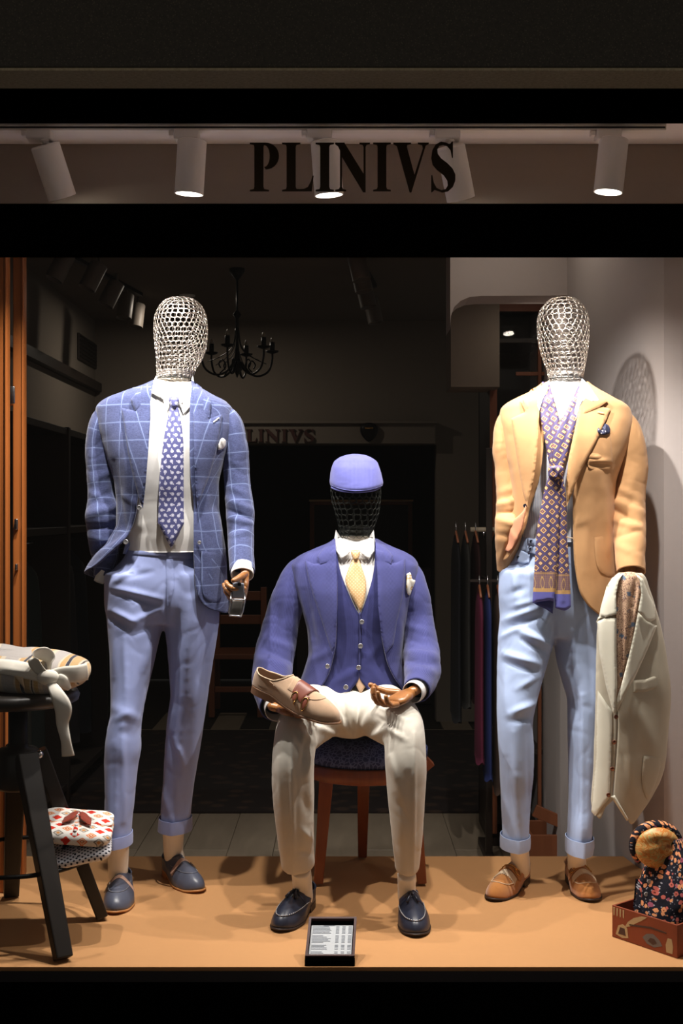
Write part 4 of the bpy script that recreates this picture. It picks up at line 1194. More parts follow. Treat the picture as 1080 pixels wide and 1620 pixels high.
for k, (y, c) in enumerate([(5.5, (44, 44, 40)), (5.75, (30, 36, 34)), (6.5, (38, 36, 40)), (6.8, (26, 28, 34)), (7.5, (34, 34, 30))]):
    hung('hanging_coat', -1.56, y, .98, .17, 1.0, .30, cloth('coat_%d' % k, c, sheen=0), ['dark grey-green coat hanging nearest in the left cabinet', 'dark green coat hanging second in the left cabinet', 'dark grey coat hanging in the middle bay of the left cabinet', 'near-black coat hanging in the middle bay of the left cabinet', 'dark olive coat hanging in the far bay of the left cabinet'][k], 'coat', 'coats in the left cabinet')
tag(obj('hanging_rail', tube([(-1.56, 5.24, 1.035), (-1.56, 8.1, 1.035)], .008, 8)[:2], M['steel']), 'steel hanging rail inside the left cabinet', 'rail')
vg = empty('vent_grille', (-1.745, 8.3, 2.25), 'small dark ventilation grille high on the left shop wall', 'vent')
obj('vent_frame', box(-1.755, -1.735, 8.1, 8.68, zof(574, 8.3), zof(533, 8.3), .004), M['dark_cabinet'], vg, smooth=False)
for k in range(6):
    z = zof(574, 8.3)+.02+k*.026; obj('slat', box(-1.737, -1.729, 8.12, 8.66, z, z+.014, .001, 1), M['black_metal'], vg, smooth=False)

# ------------------------------------------------------------------ right: glazed brown cabinet under the arch
gc = empty('glazed_cabinet', (0.95, 5.6, -.3), 'tall brown wooden cabinet with glazed door under the arch on the right', 'cabinet')
D = 5.44; xl = xof(775, D); xr = 1.32; zt = zof(474, D)
obj('door_frame', join(box(xl, xof(786, D), D, D+.03, -.24, zt), box(xl, xr, D, D+.03, zof(492, D), zt)), M['brown_wood'], gc, smooth=False)
obj('mullion', box(xof(851, D), xof(856.5, D), D, D+.03, -.24, zof(492, D), .002), M['brown_wood'], gc, smooth=False)
obj('door_frame', box(xof(931, D), xof(946, D), D, D+.03, -.24, zof(492, D), .002), M['dark_cabinet'], gc, smooth=False)
for yy in (588, 760, 935):
    obj('glazing_bar', box(xof(816, D), xof(862, D) if yy == 588 else xof(931, D), D+.005, D+.025, zof(yy+6, D), zof(yy, D), .002), M['brown_wood'], gc, smooth=False)
obj('cornice', box(xl-.012, xr, D-.03, D+.45, zt, zt+.05, .006), M['dark_cabinet'], gc, smooth=False)
obj('side_panel', box(xl, xl+.022, D+.03, D+.45, -.24, zt, .002), M['dark_cabinet'], gc, smooth=False)
obj('back_panel', box(xl, xr, D+.42, D+.45, -.24, zt), M['dark_cabinet'], gc, smooth=False)
for z in (.1, .62, 1.1, 1.55, 1.95):
    obj('shelf', box(xl+.022, xr, D+.06, D+.42, z, z+.022, .002), M['dark_cabinet'], gc, smooth=False)
obj('plinth', box(xl, xr, D+.02, D+.45, -.3, -.24, .003), M['dark_cabinet'], gc, smooth=False)
obj('pane', box(xof(786, D), xof(931, D), D+.014, D+.018, -.2, zof(492, D)), M['glass'], gc, smooth=False)
# clothes rail in front of the cabinet side and its garments
rk = empty('clothes_rack', (0.60, 5.35, -.3), 'dark clothes rack with a pale wooden end, left of the glazed cabinet', 'rack')
rd = 5.25; zr = zof(838, rd)
obj('post', box(xof(768, rd), xof(778, rd), rd-.02, rd+.02, -.3, zr+.35, .003), M['dark_cabinet'], rk, smooth=False)
obj('rail', tube([(xof(744, rd), rd, zr), (xof(800, rd), rd, zr)], .011, 10)[:2], mat('pale_rail', (150, 136, 116), rough=.5), rk)
obj('rail_bracket', tube([(xof(765, rd), rd, zr), (xof(765, rd), rd, zr-.035)], .006, 8)[:2], M['steel'], rk)
obj('front_rail', join(box(xof(744, 4.93), xof(800, 4.93), 4.948, 4.956, zof(921, 4.93), zof(917, 4.93)), box(xof(770, 5.0), xof(774, 5.0), 4.95, rd, zof(921, 4.93), zof(917, 4.93))), M['dark_cabinet'], rk, smooth=False)
obj('foot_bar', box(xof(766, rd), xof(780, rd), rd-.25, rd+.25, -.3, -.27, .003), M['dark_cabinet'], rk, smooth=False)
for k, (px, h, c, lb) in enumerate([(721, .78, (24, 25, 30), 'near-black jacket hanging at the left end of the clothes rack'), (736, .72, (60, 58, 54), 'dark grey patterned jacket hanging second on the clothes rack'), (752, .70, (58, 22, 22), 'dark wine-red jacket hanging third on the clothes rack'), (784, .80, (56, 58, 54), 'charcoal jacket hanging fourth on the clothes rack')]):
    hung('hanging_jacket', xof(px, rd-.02), rd-.02, zof(846, rd)-.0, .32, h, .034, cloth('rack_%d' % k, tuple(v*.6 for v in c), sheen=0), lb, 'jacket', 'jackets on the clothes rack')
for k, (px, y0, y1, dd, c, lb) in enumerate([(758, 932, 1202, 4.93, (80, 24, 46), 'dark pink trousers hanging low on the clothes rack'), (771, 932, 1228, 4.93, (28, 38, 82), 'navy blue trousers hanging low on the clothes rack'), (787, 932, 1250, 4.93, (66, 50, 42), 'brown trousers hanging low on the clothes rack')]):
    hung('hanging_trousers', xof(px, dd), dd, zof(y0, dd), .20, (y1-y0)*dd/K, .030, cloth('rt_%d' % k, c, sheen=0), lb, 'trousers', 'trousers on the clothes rack')
cr = empty('wooden_crate', (xof(868, 5.2), 5.2, -.3), 'open wooden crate on the shop floor behind the right mannequin', 'crate')
a = 5.15
obj('front_board', box(xof(838, a), xof(898, a), a, a+.015, -.3, -.17, .002), M['brown_wood'], cr, smooth=False)
obj('back_board', box(xof(838, a), xof(898, a), a+.24, a+.255, -.3, -.17, .002), M['brown_wood'], cr, smooth=False)
for x in (838, 893): obj('side_board', box(xof(x, a), xof(x+5, a), a+.016, a+.238, -.3, -.17, .002), M['brown_wood'], cr, smooth=False)
obj('bottom_board', box(xof(843.5, a), xof(892, a), a+.016, a+.238, -.298, -.285, .002), M['brown_wood'], cr, smooth=False)
tag(obj('loose_board', beam(P(845, 1282, 5.15), P(896, 1304, 5.15), .02, .05, bev=.002, side=Vector((0, 1, 0))), M['brown_wood'], smooth=False), 'loose wooden board lying slanted on the crate', 'board')
tag(obj('skirting_block', box(xof(962, 4.45), xof(1000, 4.45), 4.40, 4.44, -.3, zof(1250, 4.4), .002), M['wall'], smooth=False), 'grey panel edge beside the right wall below the hanging waistcoat', 'panel')
# old wooden chair dimly seen behind, left of the seated mannequin
wc = empty('wooden_chair', (xof(365, 8.9), 8.9, -.3), 'dim wooden chair standing in the dark doorway left of the seated mannequin', 'chair')
cd2 = 8.9; x0, x1 = xof(335, cd2), xof(412, cd2)
for x in (x0, x1):
    for y in (0, .38):
        obj('leg', beam((x, cd2+y, -.3), (x, cd2+y, .12 if y == 0 else .62), .045, .045, bev=.003), M['brown_wood'], wc, smooth=False)
obj('seat', box(x0-.03, x1+.03, cd2-.03, cd2+.42, .12, .16, .006), M['brown_wood'], wc, smooth=False)
for z in (.34, .52): obj('back_slat', box(x0+.024, x1-.024, cd2+.37, cd2+.395, z, z+.07, .004), M['brown_wood'], wc, smooth=False)
obj('stretcher', box(x0+.024, x1-.024, cd2-.012, cd2+.012, -.12, -.08, .003), M['brown_wood'], wc, smooth=False)
# ================================================================== MANNEQUIN 1 (left, standing)
def mannequin_left():
    D0 = 3.86
    m1 = empty('mannequin', (xof(235, 3.8), 3.82, 0), 'standing wire-headed mannequin on the left in a blue windowpane jacket, paisley tie and blue-grey trousers', 'mannequin', None)
    head = [(471.5, 279, 293, 3.88, .015), (474, 266, 306, 3.88, .05), (480, 257, 315, 3.88, .07), (490, 249.5, 322, 3.88, .085), (505, 244.5, 327, 3.88, .096), (525, 243.5, 328, 3.88, .10), (548, 245.5, 326, 3.88, .097), (568, 247.5, 319, 3.88, .087), (585, 248, 309, 3.88, .075), (600, 248.5, 304, 3.88, .068)]
    wire_head(head, M['wire'], m1, rr=.0088)
    V, F = Form([(596, 249, 303, 3.88, .062), (612, 249, 303, 3.88, .062), (640, 246, 306, 3.88, .066)], 2.0).closed(40, 12)
    obj('neck', (V, F), M['mannequin'], m1)
    rows = [(600, 247, 303, 3.885, .066), (610, 228, 312, 3.885, .078), (618, 206, 326, 3.885, .09), (627, 180, 342, 3.885, .10), (636, 162, 358, 3.885, .105), (648, 154, 367, 3.885, .11), (668, 155, 369, 3.88, .117), (700, 163, 363, 3.875, .128), (731, 173, 352, 3.872, .132),
            (768, 183, 343, 3.87, .128), (800, 187, 343, 3.87, .122), (829, 187, 348, 3.87, .122), (855, 170, 352, 3.87, .125), (880, 150, 355, 3.87, .127), (905, 136, 356, 3.87, .13), (935, 134, 358, 3.87, .132), (970, 134, 361, 3.87, .134)]
    fm = Form(rows, 2.2)
    srows = [(a, b+3 if a < 700 else b+6, c-3 if a < 700 else c-6, d, e-.010) for a, b, c, d, e in rows if a < 840]+[(845, 200, 340, 3.87, .112), (872, 203, 335, 3.87, .108)]
    sf = Form(srows, 2.2)
    st = [(238, 700, 232, 800, 5, 3), (300, 690, 303, 780, 5, 3), (225, 800, 262, 858, 6, 4), (310, 780, 296, 850, 5, 4), (238, 850, 262, 840, 5, 3), (216, 852, 245, 815, 5, -3), (300, 855, 285, 800, 5, -3)]
    V, F = sf.closed(90, 120); V = displace(V, F, st, .003, (8, 8, 5), 2)
    shirt = obj('shirt', (V, F), M['white_shirt'], m1)
    bv = fm.bvh(); ray = camray(bv, D0); sray = camray(sf.bvh(), D0)
    eL = [(600, 246), (620, 238), (651, 237), (700, 234), (760, 230), (801, 227), (832, 219), (857, 205), (875, 186), (890, 165), (905, 139), (970, 137)]
    eR = [(600, 304), (620, 306), (651, 306), (760, 308), (801, 312), (860, 312), (910, 313.5), (935, 317), (950, 324), (962, 338), (970, 350)]
    folds = [(196, 690, 206, 800, 7, 4), (180, 730, 200, 850, 5, -6), (335, 700, 325, 800, 7, 4), (205, 840, 160, 890, 7, 7), (150, 868, 200, 842, 5, -6), (140, 885, 185, 862, 5, 4), (345, 770, 350, 900, 5, 4), (330, 860, 335, 950, 8, 4), (228, 805, 190, 780, 6, 4)]
    jk = obj('jacket', shell(fm, eL, eR, [(0, 904), (.12, 912), (.3, 930), (.55, 950), (.8, 966), (.93, 968), (1, 960)], top=601, grow=.004, strokes=folds, nz=.006, nscale=(6, 6, 4), seed=3), M['pane_wool'], m1)
    solidify(jk, .004)
    W = M['pane_wool']
    pj = jk
    s1 = sleeve([(192, 652, 10, 3.885, 1.3), (177, 652, 16.5, 3.885, 1.3), (165, 667, 19.5, 3.885, 1.2), (157, 700, 19.5, 3.885, 1.15), (158, 745, 19.5, 3.885, 1.1), (161, 790, 21, 3.875), (161, 822, 24, 3.86), (163, 842, 23, 3.86), (166, 868, 22, 3.875), (166, 892, 18, 3.88), (163, 913, 14, 3.87)],
                strokes=[(138, 815, 190, 800, 6, 8), (140, 835, 190, 832, 5, -9), (140, 850, 190, 862, 6, 8), (145, 780, 185, 800, 6, 6), (150, 870, 185, 850, 5, -6), (150, 760, 182, 740, 6, 4), (165, 690, 182, 730, 5, 5), (140, 868, 180, 885, 5, 6), (142, 800, 178, 775, 5, -4)], nz=.006, nscale=(9, 9, 9), seed=5)
    o = obj('sleeve', s1, W, pj); solidify(o, .003)
    s2 = sleeve([(338, 656, 10, 3.885, 1.3), (353, 658, 15.5, 3.885, 1.3), (364, 672, 18.5, 3.885, 1.25), (370, 700, 19.5, 3.885, 1.2), (374, 745, 19, 3.885, 1.1), (377, 782, 19.5, 3.87), (380, 812, 21.5, 3.85), (381, 845, 20, 3.82), (382, 875, 19, 3.78), (383, 905, 18.5, 3.74)],
                strokes=[(360, 790, 400, 808, 5, 7), (360, 806, 400, 822, 4, -8), (358, 818, 402, 830, 5, 6), (365, 770, 392, 785, 5, 5), (362, 850, 396, 838, 5, 4), (368, 700, 372, 760, 6, 4), (362, 735, 385, 752, 5, -3)], nz=.005, nscale=(9, 9, 9), seed=8)
    o = obj('sleeve', s2, W, pj); solidify(o, .003)
    # lapels and collar
    lt_ = lambda x, y, p: (p.x+.012*((y-700)/100.0), p.z)
    obj('lapel', drape([(243, 603), (237, 618), (238, 660), (234, 720), (230, 770), (226, 805), (220, 790), (210, 752), (202, 716), (196, 672), (191, 645), (213, 650), (206, 633), (221, 613)], ray, .012, .0045, 3, 1.6, bulge=lambda x, y: .008*math.exp(-((x-232)/14)**2), uv=lambda x, y, p: (p.x*1.0+.35*(p.z-1.4), p.z)), W, pj)
    obj('collar', drape([(243, 601), (223, 611), (207, 632), (214, 650), (238, 634), (240, 615)], ray, .0175, .004, 3, 1.6, uv=lambda x, y, p: (p.x+.3*p.z, p.z-.3*p.x)), W, pj)
    obj('lapel', drape([(302, 600), (306, 618), (306, 660), (307, 720), (309, 770), (312, 803), (320, 782), (332, 752), (342, 716), (347, 690), (352, 655), (330, 663), (334, 646), (322, 620)], ray, .012, .0045, 3, 1.6, bulge=lambda x, y: .008*math.exp(-((x-312)/14)**2), uv=lambda x, y, p: (p.x*1.0-.3*(p.z-1.4), p.z)), W, pj)
    obj('collar', drape([(302, 600), (318, 612), (334, 634), (331, 661), (307, 640), (305, 618)], ray, .0175, .004, 3, 1.6, uv=lambda x, y, p: (p.x-.3*p.z, p.z+.3*p.x)), W, pj)
    obj('buttonhole', drape([(337, 667), (346, 660), (347, 662), (338, 669)], ray, .019, .0015, 1.5, 1), M['stitch_white'], pj)
    obj('pocket', drape(smooth_poly([(318, 872), (352, 872), (354, 900), (355, 938), (345, 952), (326, 948), (319, 925)], keep=(0, 1)), ray, .007, .003, 3, 2), W, pj)
    obj('breast_pocket', drape([(343, 708), (361, 702), (361, 710), (344, 716)], ray, .007, .002, 2, 2), W, pj)
    ps = obj('pocket_square', drape(smooth_poly([(345, 704), (348, 696), (352, 693), (357, 697), (356, 706), (350, 711), (345, 711)]), ray, .008, .010, 1.5, 4, strokes=[(348, 696, 351, 710, 1.5, -4), (354, 697, 352, 709, 1.5, 3)]), M['white_shirt'], m1)
    button(ray, 221, 804, .008, M['button_metal'], pj, .012); button(ray, 200, 858, .008, M['button_metal'], pj, .012); button(ray, 316, 859, .006, M['button_metal'], pj, .012)
    # shirt collar, placket, tie
    obj('shirt_collar', drape([(247, 594), (241, 606), (240, 622), (258, 632), (263, 653), (270, 640), (275, 629), (262, 621), (252, 608)], sray, .008, .004, 2, 3), M['white_shirt'], shirt)
    obj('shirt_collar', drape([(305, 594), (308, 610), (304, 640), (297, 648), (290, 655), (284, 640), (278, 629), (290, 619), (300, 606)], sray, .008, .004, 2, 3), M['white_shirt'], shirt)
    button(sray, 289, 637, .0035, M['stitch_white'], shirt, .014)
    obj('placket', drape([(266, 650), (282, 650), (280, 862), (264, 862)], sray, .002, .0025, 4, 2), M['white_shirt'], shirt)
    tie = obj('tie', drape(smooth_poly([(270, 640), (281, 640), (286, 665), (290, 700), (290.5, 760), (291, 828), (271, 868), (249.5, 828), (252, 760), (258, 700), (265, 662)], keep=(0, 1, 5, 6, 7)), sray, .010, .005, 2.5, 4, strokes=[(274, 642, 275, 690, 2.5, -5), (262, 700, 258, 800, 6, 2)], uv=lambda x, y, p: (p.x, p.z)), M['tie_paisley'], m1)
    obj('tie_knot', drape(smooth_poly([(267, 629), (283, 629), (281, 642), (276, 645), (271, 643)]), sray, .013, .010, 1.8, 6), M['tie_paisley'], tie)
    # trousers
    pel = Form([(858, 206, 318, 3.88, .108), (880, 197, 326, 3.88, .114), (905, 176, 333, 3.88, .12), (930, 166, 340, 3.88, .124), (955, 166, 345, 3.88, .12), (985, 172, 344, 3.88, .10)], 2.1).closed(56, 40)
    l1 = leg([(905, 166, 262, 3.87, .110), (950, 167, 262, 3.865, .108), (978, 169, 260, 3.86, .104), (1010, 172, 252, 3.85, .098), (1057, 175, 241, 3.83, .09), (1100, 176, 232, 3.81, .084), (1128, 176, 226, 3.79, .08), (1150, 171, 223, 3.78, .078), (1180, 167, 223, 3.77, .076), (1210, 166, 218, 3.765, .072), (1255, 166, 213, 3.75, .068), (1306, 166, 208, 3.74, .066), (1330, 165, 207, 3.74, .066)])
    l2 = leg([(905, 255, 338, 3.88, .110), (950, 257, 345, 3.88, .108), (978, 259, 347, 3.88, .105), (1010, 263, 343, 3.88, .10), (1057, 268, 336, 3.885, .092), (1097, 270, 330, 3.89, .086), (1136, 265, 324, 3.90, .08), (1176, 261, 318, 3.91, .077), (1235, 257, 309, 3.93, .07), (1286, 254, 302, 3.94, .066), (1310, 253, 301, 3.94, .066)])
    V, F = remesh([pel, l1, l2], .0048, 36)
    st = [(217, 899, 211, 955, 4, -4), (179, 930, 256, 948, 5, 7), (180, 938, 250, 958, 4, -5), (170, 975, 203, 996, 5, -8), (176, 965, 215, 985, 5, 8), (205, 985, 252, 966, 6, 7), (210, 1005, 250, 985, 5, -5), (182, 1000, 178, 1070, 6, 5), (228, 1060, 240, 1010, 6, 5), (180, 1120, 222, 1140, 8, 5), (178, 1140, 205, 1128, 6, 4), (185, 1158, 205, 1160, 9, -4), (196, 1010, 200, 1125, 5, 4), (205, 905, 175, 925, 5, 5), (240, 905, 190, 915, 5, -4),
          (302, 950, 294, 1100, 8, 7), (313, 985, 300, 1290, 8, 7), (278, 970, 276, 1120, 6, -4), (276, 1170, 291, 1210, 5, 6), (268, 1165, 282, 1225, 5, -6), (194, 1150, 196, 1300, 5, 7), (258, 1250, 272, 1300, 5, 4), (332, 960, 322, 1150, 6, -4), (180, 1190, 176, 1290, 5, -3), (264, 925, 262, 1000, 3, -7)]
    V = displace(V, F, st, .0055, (7, 7, 4), 11)
    tr_ = obj('trousers', (V, F), M['blue_grey_wool'], m1)
    tb = bvh_of(V, F); tray = camray(tb, 3.8)
    obj('waistband', drape([(199, 858), (262, 862), (264, 880), (194, 876)], tray, .002, .003, 3, 2), M['blue_grey_wool'], tr_)
    obj('waistband', drape([(265, 862), (313, 860), (313, 884), (266, 883)], tray, .002, .003, 3, 2), M['blue_grey_wool'], tr_)
    obj('fly', drape([(263, 884), (274, 884), (275, 930), (268, 957), (264, 960)], tray, .001, .0025, 3, 2), M['blue_grey_wool'], tr_)
    for rws in ([(1316, 163.5, 208, 3.74, .073), (1334, 163.5, 208, 3.74, .073)], [(1292, 252, 302.5, 3.94, .073), (1312, 251, 302.5, 3.94, .073)]):
        n = 48; VV = []; r0, r1 = rws
        for (py, L, R, d, b), g in ((r0, 0), (r0, .002), (((r0[0]+r1[0])/2,)+r0[1:], .0035), (r1, .003), (r1, -.003)):
            for k in range(n):
                th = 2*PI*k/n; cx = xof((L+R)/2, d); a = (R-L)/2*d/K+g
                f = 1+.10*math.exp(-((th-1.5*PI)/.25)**2)
                VV.append((cx+a*math.cos(th), d+(b+g)*math.sin(th)*f, zof(py, d)))
        o = obj('trouser_cuff', (VV, gridfaces(5, n)), M['blue_grey_wool'], tr_); auto_smooth(o, 50)
    # ankles and shoes
    ankle((187, 187), 1322, 1385, 18, 15, (3.745, 3.80), (-.684, 3.775, .058), m1, M['mannequin_sock'])
    shoe('loafer', (-.688, 3.878, .001), math.radians(4), .268, M['grey_leather'], m1, 'strap', side=1, label='slate leather loafer with rose strap, toe to the front')
    ankle((274, 274), 1300, 1350, 18, 15, (3.95, 3.985), (-.528, 3.953, .058), m1, M['mannequin_sock'])
    shoe('loafer', (xof(262, 4.05), 4.04, .001), math.radians(32), .265, M['grey_leather'], m1, 'strap', side=-1, label='slate leather loafer with rose strap, toe turned out')
    # right cuff hidden at the pocket, left cuff and hand
    obj('shirt_cuff', sleeve([(163, 904, 9, 3.86), (156, 921, 8, 3.85)], nv=6, cap0=False), M['white_shirt'], m1)
    w = P(383, 902, 3.74)
    o = obj('shirt_cuff', sleeve([(383, 896, 16.5, 3.745), (383, 910, 17, 3.722)], nv=8, cap0=False), M['white_shirt'], m1); solidify(o, .002)
    hand(m1, P(387, 912, 3.705), (.02, -.72, -.62), (-.9, -.15, .1), [(1.35, .95, .5), (1.35, 1.0, .5), (1.35, 1.0, .5), (1.35, 1.0, .5)], (.6, .35), .88, mirror=1)
    return m1
m1 = mannequin_left()
# metal buckle clamp held in the left mannequin's hand
cl = empty('metal_clamp', P(374, 945, 3.60), 'grey metal clamp with a steel frame held in the left mannequin\'s hand', 'clamp')
a = 3.60
obj('block', hexa([P(367, 946, a+.02), P(386.5, 946, a+.02), P(386, 944, a+.06), P(368, 944, a+.06)], [P(368, 922, a+.01), P(386, 923, a+.01), P(386, 922, a+.05), P(368, 921, a+.05)], .003), mat('grey_plastic', (118, 122, 134), rough=.4), cl)
obj('slot', box(xof(375.5, a), xof(381, a), a+.005, a+.012, zof(927, a), zof(922, a), .001), M['black_metal'], cl)
obj('frame', tube([P(366, 938, a+.02), P(364.5, 950, a), P(362, 968, a-.004), P(363, 974, a-.004), P(381, 975, a-.004), P(384, 966, a-.003), P(387, 950, a), P(387, 938, a+.02)], .0028, 8)[:2], M['steel'], cl)
obj('lever', hexa([P(362.5, 975, a), P(380, 976.5, a), P(380, 976.5, a+.012), P(362.5, 975, a+.012)], [P(367, 950, a+.006), P(385, 950, a+.006), P(385, 950, a+.018), P(367, 950, a+.018)], .002), mat('dull_grey_metal', (110, 106, 102), rough=.35, metal=.8), cl)
obj('hinge_pin', tube([P(364, 948.5, a-.002), P(388, 949, a-.002)], .003, 8)[:2], M['steel'], cl)
for q in ((365, 948), (386, 949.5)): obj('rivet', sphere(P(q[0], q[1], a-.004), .004, 10, 6), M['steel'], cl)

# ================================================================== MANNEQUIN 3 (right, standing)
def mannequin_right():
    D0 = 3.88
    m3 = empty('mannequin', (xof(865, 3.85), 3.86, 0), 'standing wire-headed mannequin on the right in a tan jacket with a long diamond-patterned scarf', 'mannequin', None)
    head = [(471.5, 883, 897, 3.9, .015), (474, 871, 908, 3.9, .05), (481, 862, 918, 3.9, .07), (492, 854, 926, 3.9, .085), (508, 850, 930, 3.9, .096), (528, 850.5, 930.5, 3.9, .10), (550, 854, 929, 3.9, .096), (570, 860, 926, 3.9, .086), (586, 865.5, 923, 3.9, .074), (600, 867.5, 921, 3.9, .068)]
    wire_head(head, M['wire'], m3, rr=.0100)
    V, F = Form([(596, 869, 921, 3.9, .062), (625, 866, 924, 3.9, .062), (660, 850, 940, 3.9, .07), (760, 850, 930, 3.9, .09)], 2.0).closed(40, 24)
    V = displace(V, F, [(885, 605, 905, 635, 3, -3), (893, 603, 915, 632, 3, 2)])
    obj('neck', (V, F), M['mannequin_white'], m3)
    rows = [(603, 862, 924, 3.905, .068), (612, 850, 936, 3.905, .08), (620, 838, 950, 3.905, .09), (630, 818, 968, 3.905, .10), (638, 803, 984, 3.905, .106), (648, 794, 994, 3.905, .11), (668, 791, 998, 3.90, .118), (700, 795, 992, 3.895, .13), (735, 800, 980, 3.892, .134),
            (765, 803, 971, 3.89, .130), (800, 800, 969, 3.89, .126), (835, 796, 969, 3.89, .126), (870, 793, 974, 3.89, .128), (905, 790, 977, 3.89, .13), (940, 790, 979, 3.89, .132), (975, 790, 980, 3.89, .134)]
    fm = Form(rows, 2.2)
    srows = [(a, b+3 if a < 690 else b+9, c-3 if a < 690 else c-9, d, e-.011) for a, b, c, d, e in rows if a < 810 and a > 625]+[(830, 818, 955, 3.89, .112), (856, 820, 950, 3.89, .112)]
    sf = Form(srows, 2.2)
    V, F = sf.closed(90, 100); V = displace(V, F, [(838, 800, 835, 850, 3, 4), (846, 790, 843, 850, 3, -4), (828, 815, 826, 850, 3, -4), (853, 780, 850, 840, 3, 4), (850, 720, 842, 790, 4, 3)], .003, (9, 9, 4), 4)
    shirt = obj('shirt', (V, F, [(v[0], v[2]) for v in V]), M['stripe_shirt'], m3)
    ray = camray(fm.bvh(), D0); sray = camray(Form([(603, 864, 922, 3.905, .066), (620, 846, 942, 3.905, .078)]+srows, 2.2).bvh(), D0)
    T = M['tan_wool']
    eL = [(603, 866), (620, 858), (651, 853), (708, 850), (759, 844), (803, 831), (835, 824), (859, 814), (878, 803), (890, 794), (975, 794)]
    eR = [(603, 922), (633, 918), (664, 912), (724, 899), (774, 895), (800, 894), (840, 894), (880, 895), (905, 898), (930, 903), (950, 914), (966, 932), (975, 946)]
    fo = [(808, 700, 826, 800, 7, 4), (804, 735, 815, 840, 5, -5), (942, 706, 945, 780, 8, 4), (925, 732, 955, 737, 5, -7), (922, 722, 952, 724, 5, 7), (955, 760, 962, 900, 7, 5), (930, 800, 925, 900, 10, 4), (905, 830, 930, 820, 6, 3), (810, 870, 830, 830, 5, 4)]
    jk = obj('jacket', shell(fm, eL, eR, [(0, 884), (.1, 892), (.25, 915), (.5, 940), (.8, 962), (.93, 971), (1, 968)], top=606, grow=.004, strokes=fo, nz=.005, nscale=(6, 6, 4), seed=13), T, m3)
    solidify(jk, .004)
    s1 = sleeve([(828, 655, 10, 3.905, 1.3), (813, 657, 16, 3.905, 1.25), (804, 672, 19, 3.905, 1.2), (800, 700, 20, 3.90, 1.1), (803, 745, 19.5, 3.895), (806, 785, 19, 3.885), (808, 812, 22, 3.87), (805, 840, 21, 3.85), (802, 865, 17, 3.87), (800, 888, 14, 3.89), (799, 902, 12, 3.90)],
                strokes=[(785, 800, 826, 790, 5, 8), (785, 812, 826, 808, 4, -9), (785, 822, 826, 832, 5, 9), (788, 780, 822, 770, 6, 4), (786, 845, 820, 850, 5, -7), (800, 860, 790, 890, 4, 5), (812, 835, 800, 880, 4, -5)], nz=.006, nscale=(9, 9, 9), seed=15)
    o = obj('sleeve', s1, T, jk); solidify(o, .003)
    s2 = sleeve([(958, 660, 10, 3.905, 1.3), (974, 661, 17, 3.905, 1.25), (987, 676, 21.5, 3.905, 1.2), (994, 700, 24, 3.90, 1.15), (997, 735, 25.5, 3.895, 1.05), (994, 770, 25, 3.885), (992, 802, 26, 3.87), (994, 830, 25, 3.84), (996, 860, 23.5, 3.80), (997, 885, 22, 3.77), (998, 905, 21.5, 3.75)],
                strokes=[(968, 790, 1015, 812, 6, 8), (968, 806, 1010, 826, 5, -9), (970, 822, 1015, 838, 5, 7), (972, 770, 1010, 790, 6, 5), (985, 690, 990, 760, 8, 4), (975, 850, 1015, 838, 5, -5), (1005, 740, 990, 790, 7, 5), (975, 862, 1010, 880, 6, 4)], nz=.005, nscale=(9, 9, 9), seed=18)
    o = obj('sleeve', s2, T, jk); solidify(o, .003)
    obj('lapel', drape([(853, 626), (853, 651), (850, 708), (844, 759), (833, 800), (826, 775), (819, 735), (812, 690), (808, 662), (830, 652), (822, 634), (840, 622)], ray, .012, .0045, 3, 1.6, bulge=lambda x, y: .009*math.exp(-((x-846)/13)**2)), T, jk)
    obj('collar', drape([(866, 603), (840, 616), (826, 632), (832, 651), (853, 640), (856, 622)], ray, .0175, .004, 3, 1.6), T, jk)
    obj('lapel', drape([(918, 633), (912, 664), (899, 724), (895, 774), (896, 802), (906, 776), (920, 742), (942, 700), (955, 672), (966, 647), (943, 641), (940, 630)], ray, .012, .0045, 3, 1.6, bulge=lambda x, y: .009*math.exp(-((x-908)/13)**2)), T, jk)
    obj('collar', drape([(922, 603), (940, 612), (962, 634), (948, 644), (922, 655), (917, 634)], ray, .0175, .004, 3, 1.6), T, jk)
    obj('buttonhole', drape([(945, 651), (956, 653), (956, 654.5), (945, 652.5)], ray, .02, .001, 1.5, 1), M['fringe'], jk)
    obj('buttonhole', drape([(897, 849), (906, 851), (906, 852.5), (897, 851)], ray, .006, .002, 1.5, 1), M['fringe'], jk)
    obj('breast_pocket', drape(smooth_poly([(937, 684), (965, 684), (968, 738), (950, 742), (930, 738), (934, 700)], keep=(0, 1)), ray, .006, .002, 2.5, 2, strokes=[(930, 736, 966, 736, 3, -5), (931, 729, 965, 729, 4, 5)]), T, jk)
    obj('pocket', drape(smooth_poly([(940, 850), (970, 846), (974, 900), (968, 912), (950, 905), (942, 885)], keep=(0, 1)), ray, .006, .002, 3, 2), T, jk)
    obj('jacket_flare', drape(smooth_poly([(832, 801), (824, 812), (806, 826), (792, 830), (787, 838), (792, 862), (805, 873), (816, 858), (826, 836)]), ray, .020, .004, 2.5, 4, strokes=[(792, 832, 808, 870, 5, -4), (800, 828, 816, 858, 5, 4)]), M['tan_lining'], jk)
    button(ray, 829, 801, .006, M['button_dark'], jk, .014); button(ray, 809, 838, .005, M['button_dark'], jk, .018)
    obj('pocket_square', drape(smooth_poly([(943, 685), (944, 677), (948, 672), (953, 675), (957, 670), (963, 674), (965, 681), (963, 686), (953, 688)]), ray, .009, .007, 1.3, 3, strokes=[(950, 672, 953, 685, 1.5, -6), (957, 672, 959, 685, 1.5, 6), (945, 676, 948, 686, 1.4, 5)]), mat('navy_white_silk', rough=.6, pat=lambda: mixc(soft(vorx(uvx('UV')[3], 110), .2, .35), (52, 56, 82), (226, 224, 232))), m3)
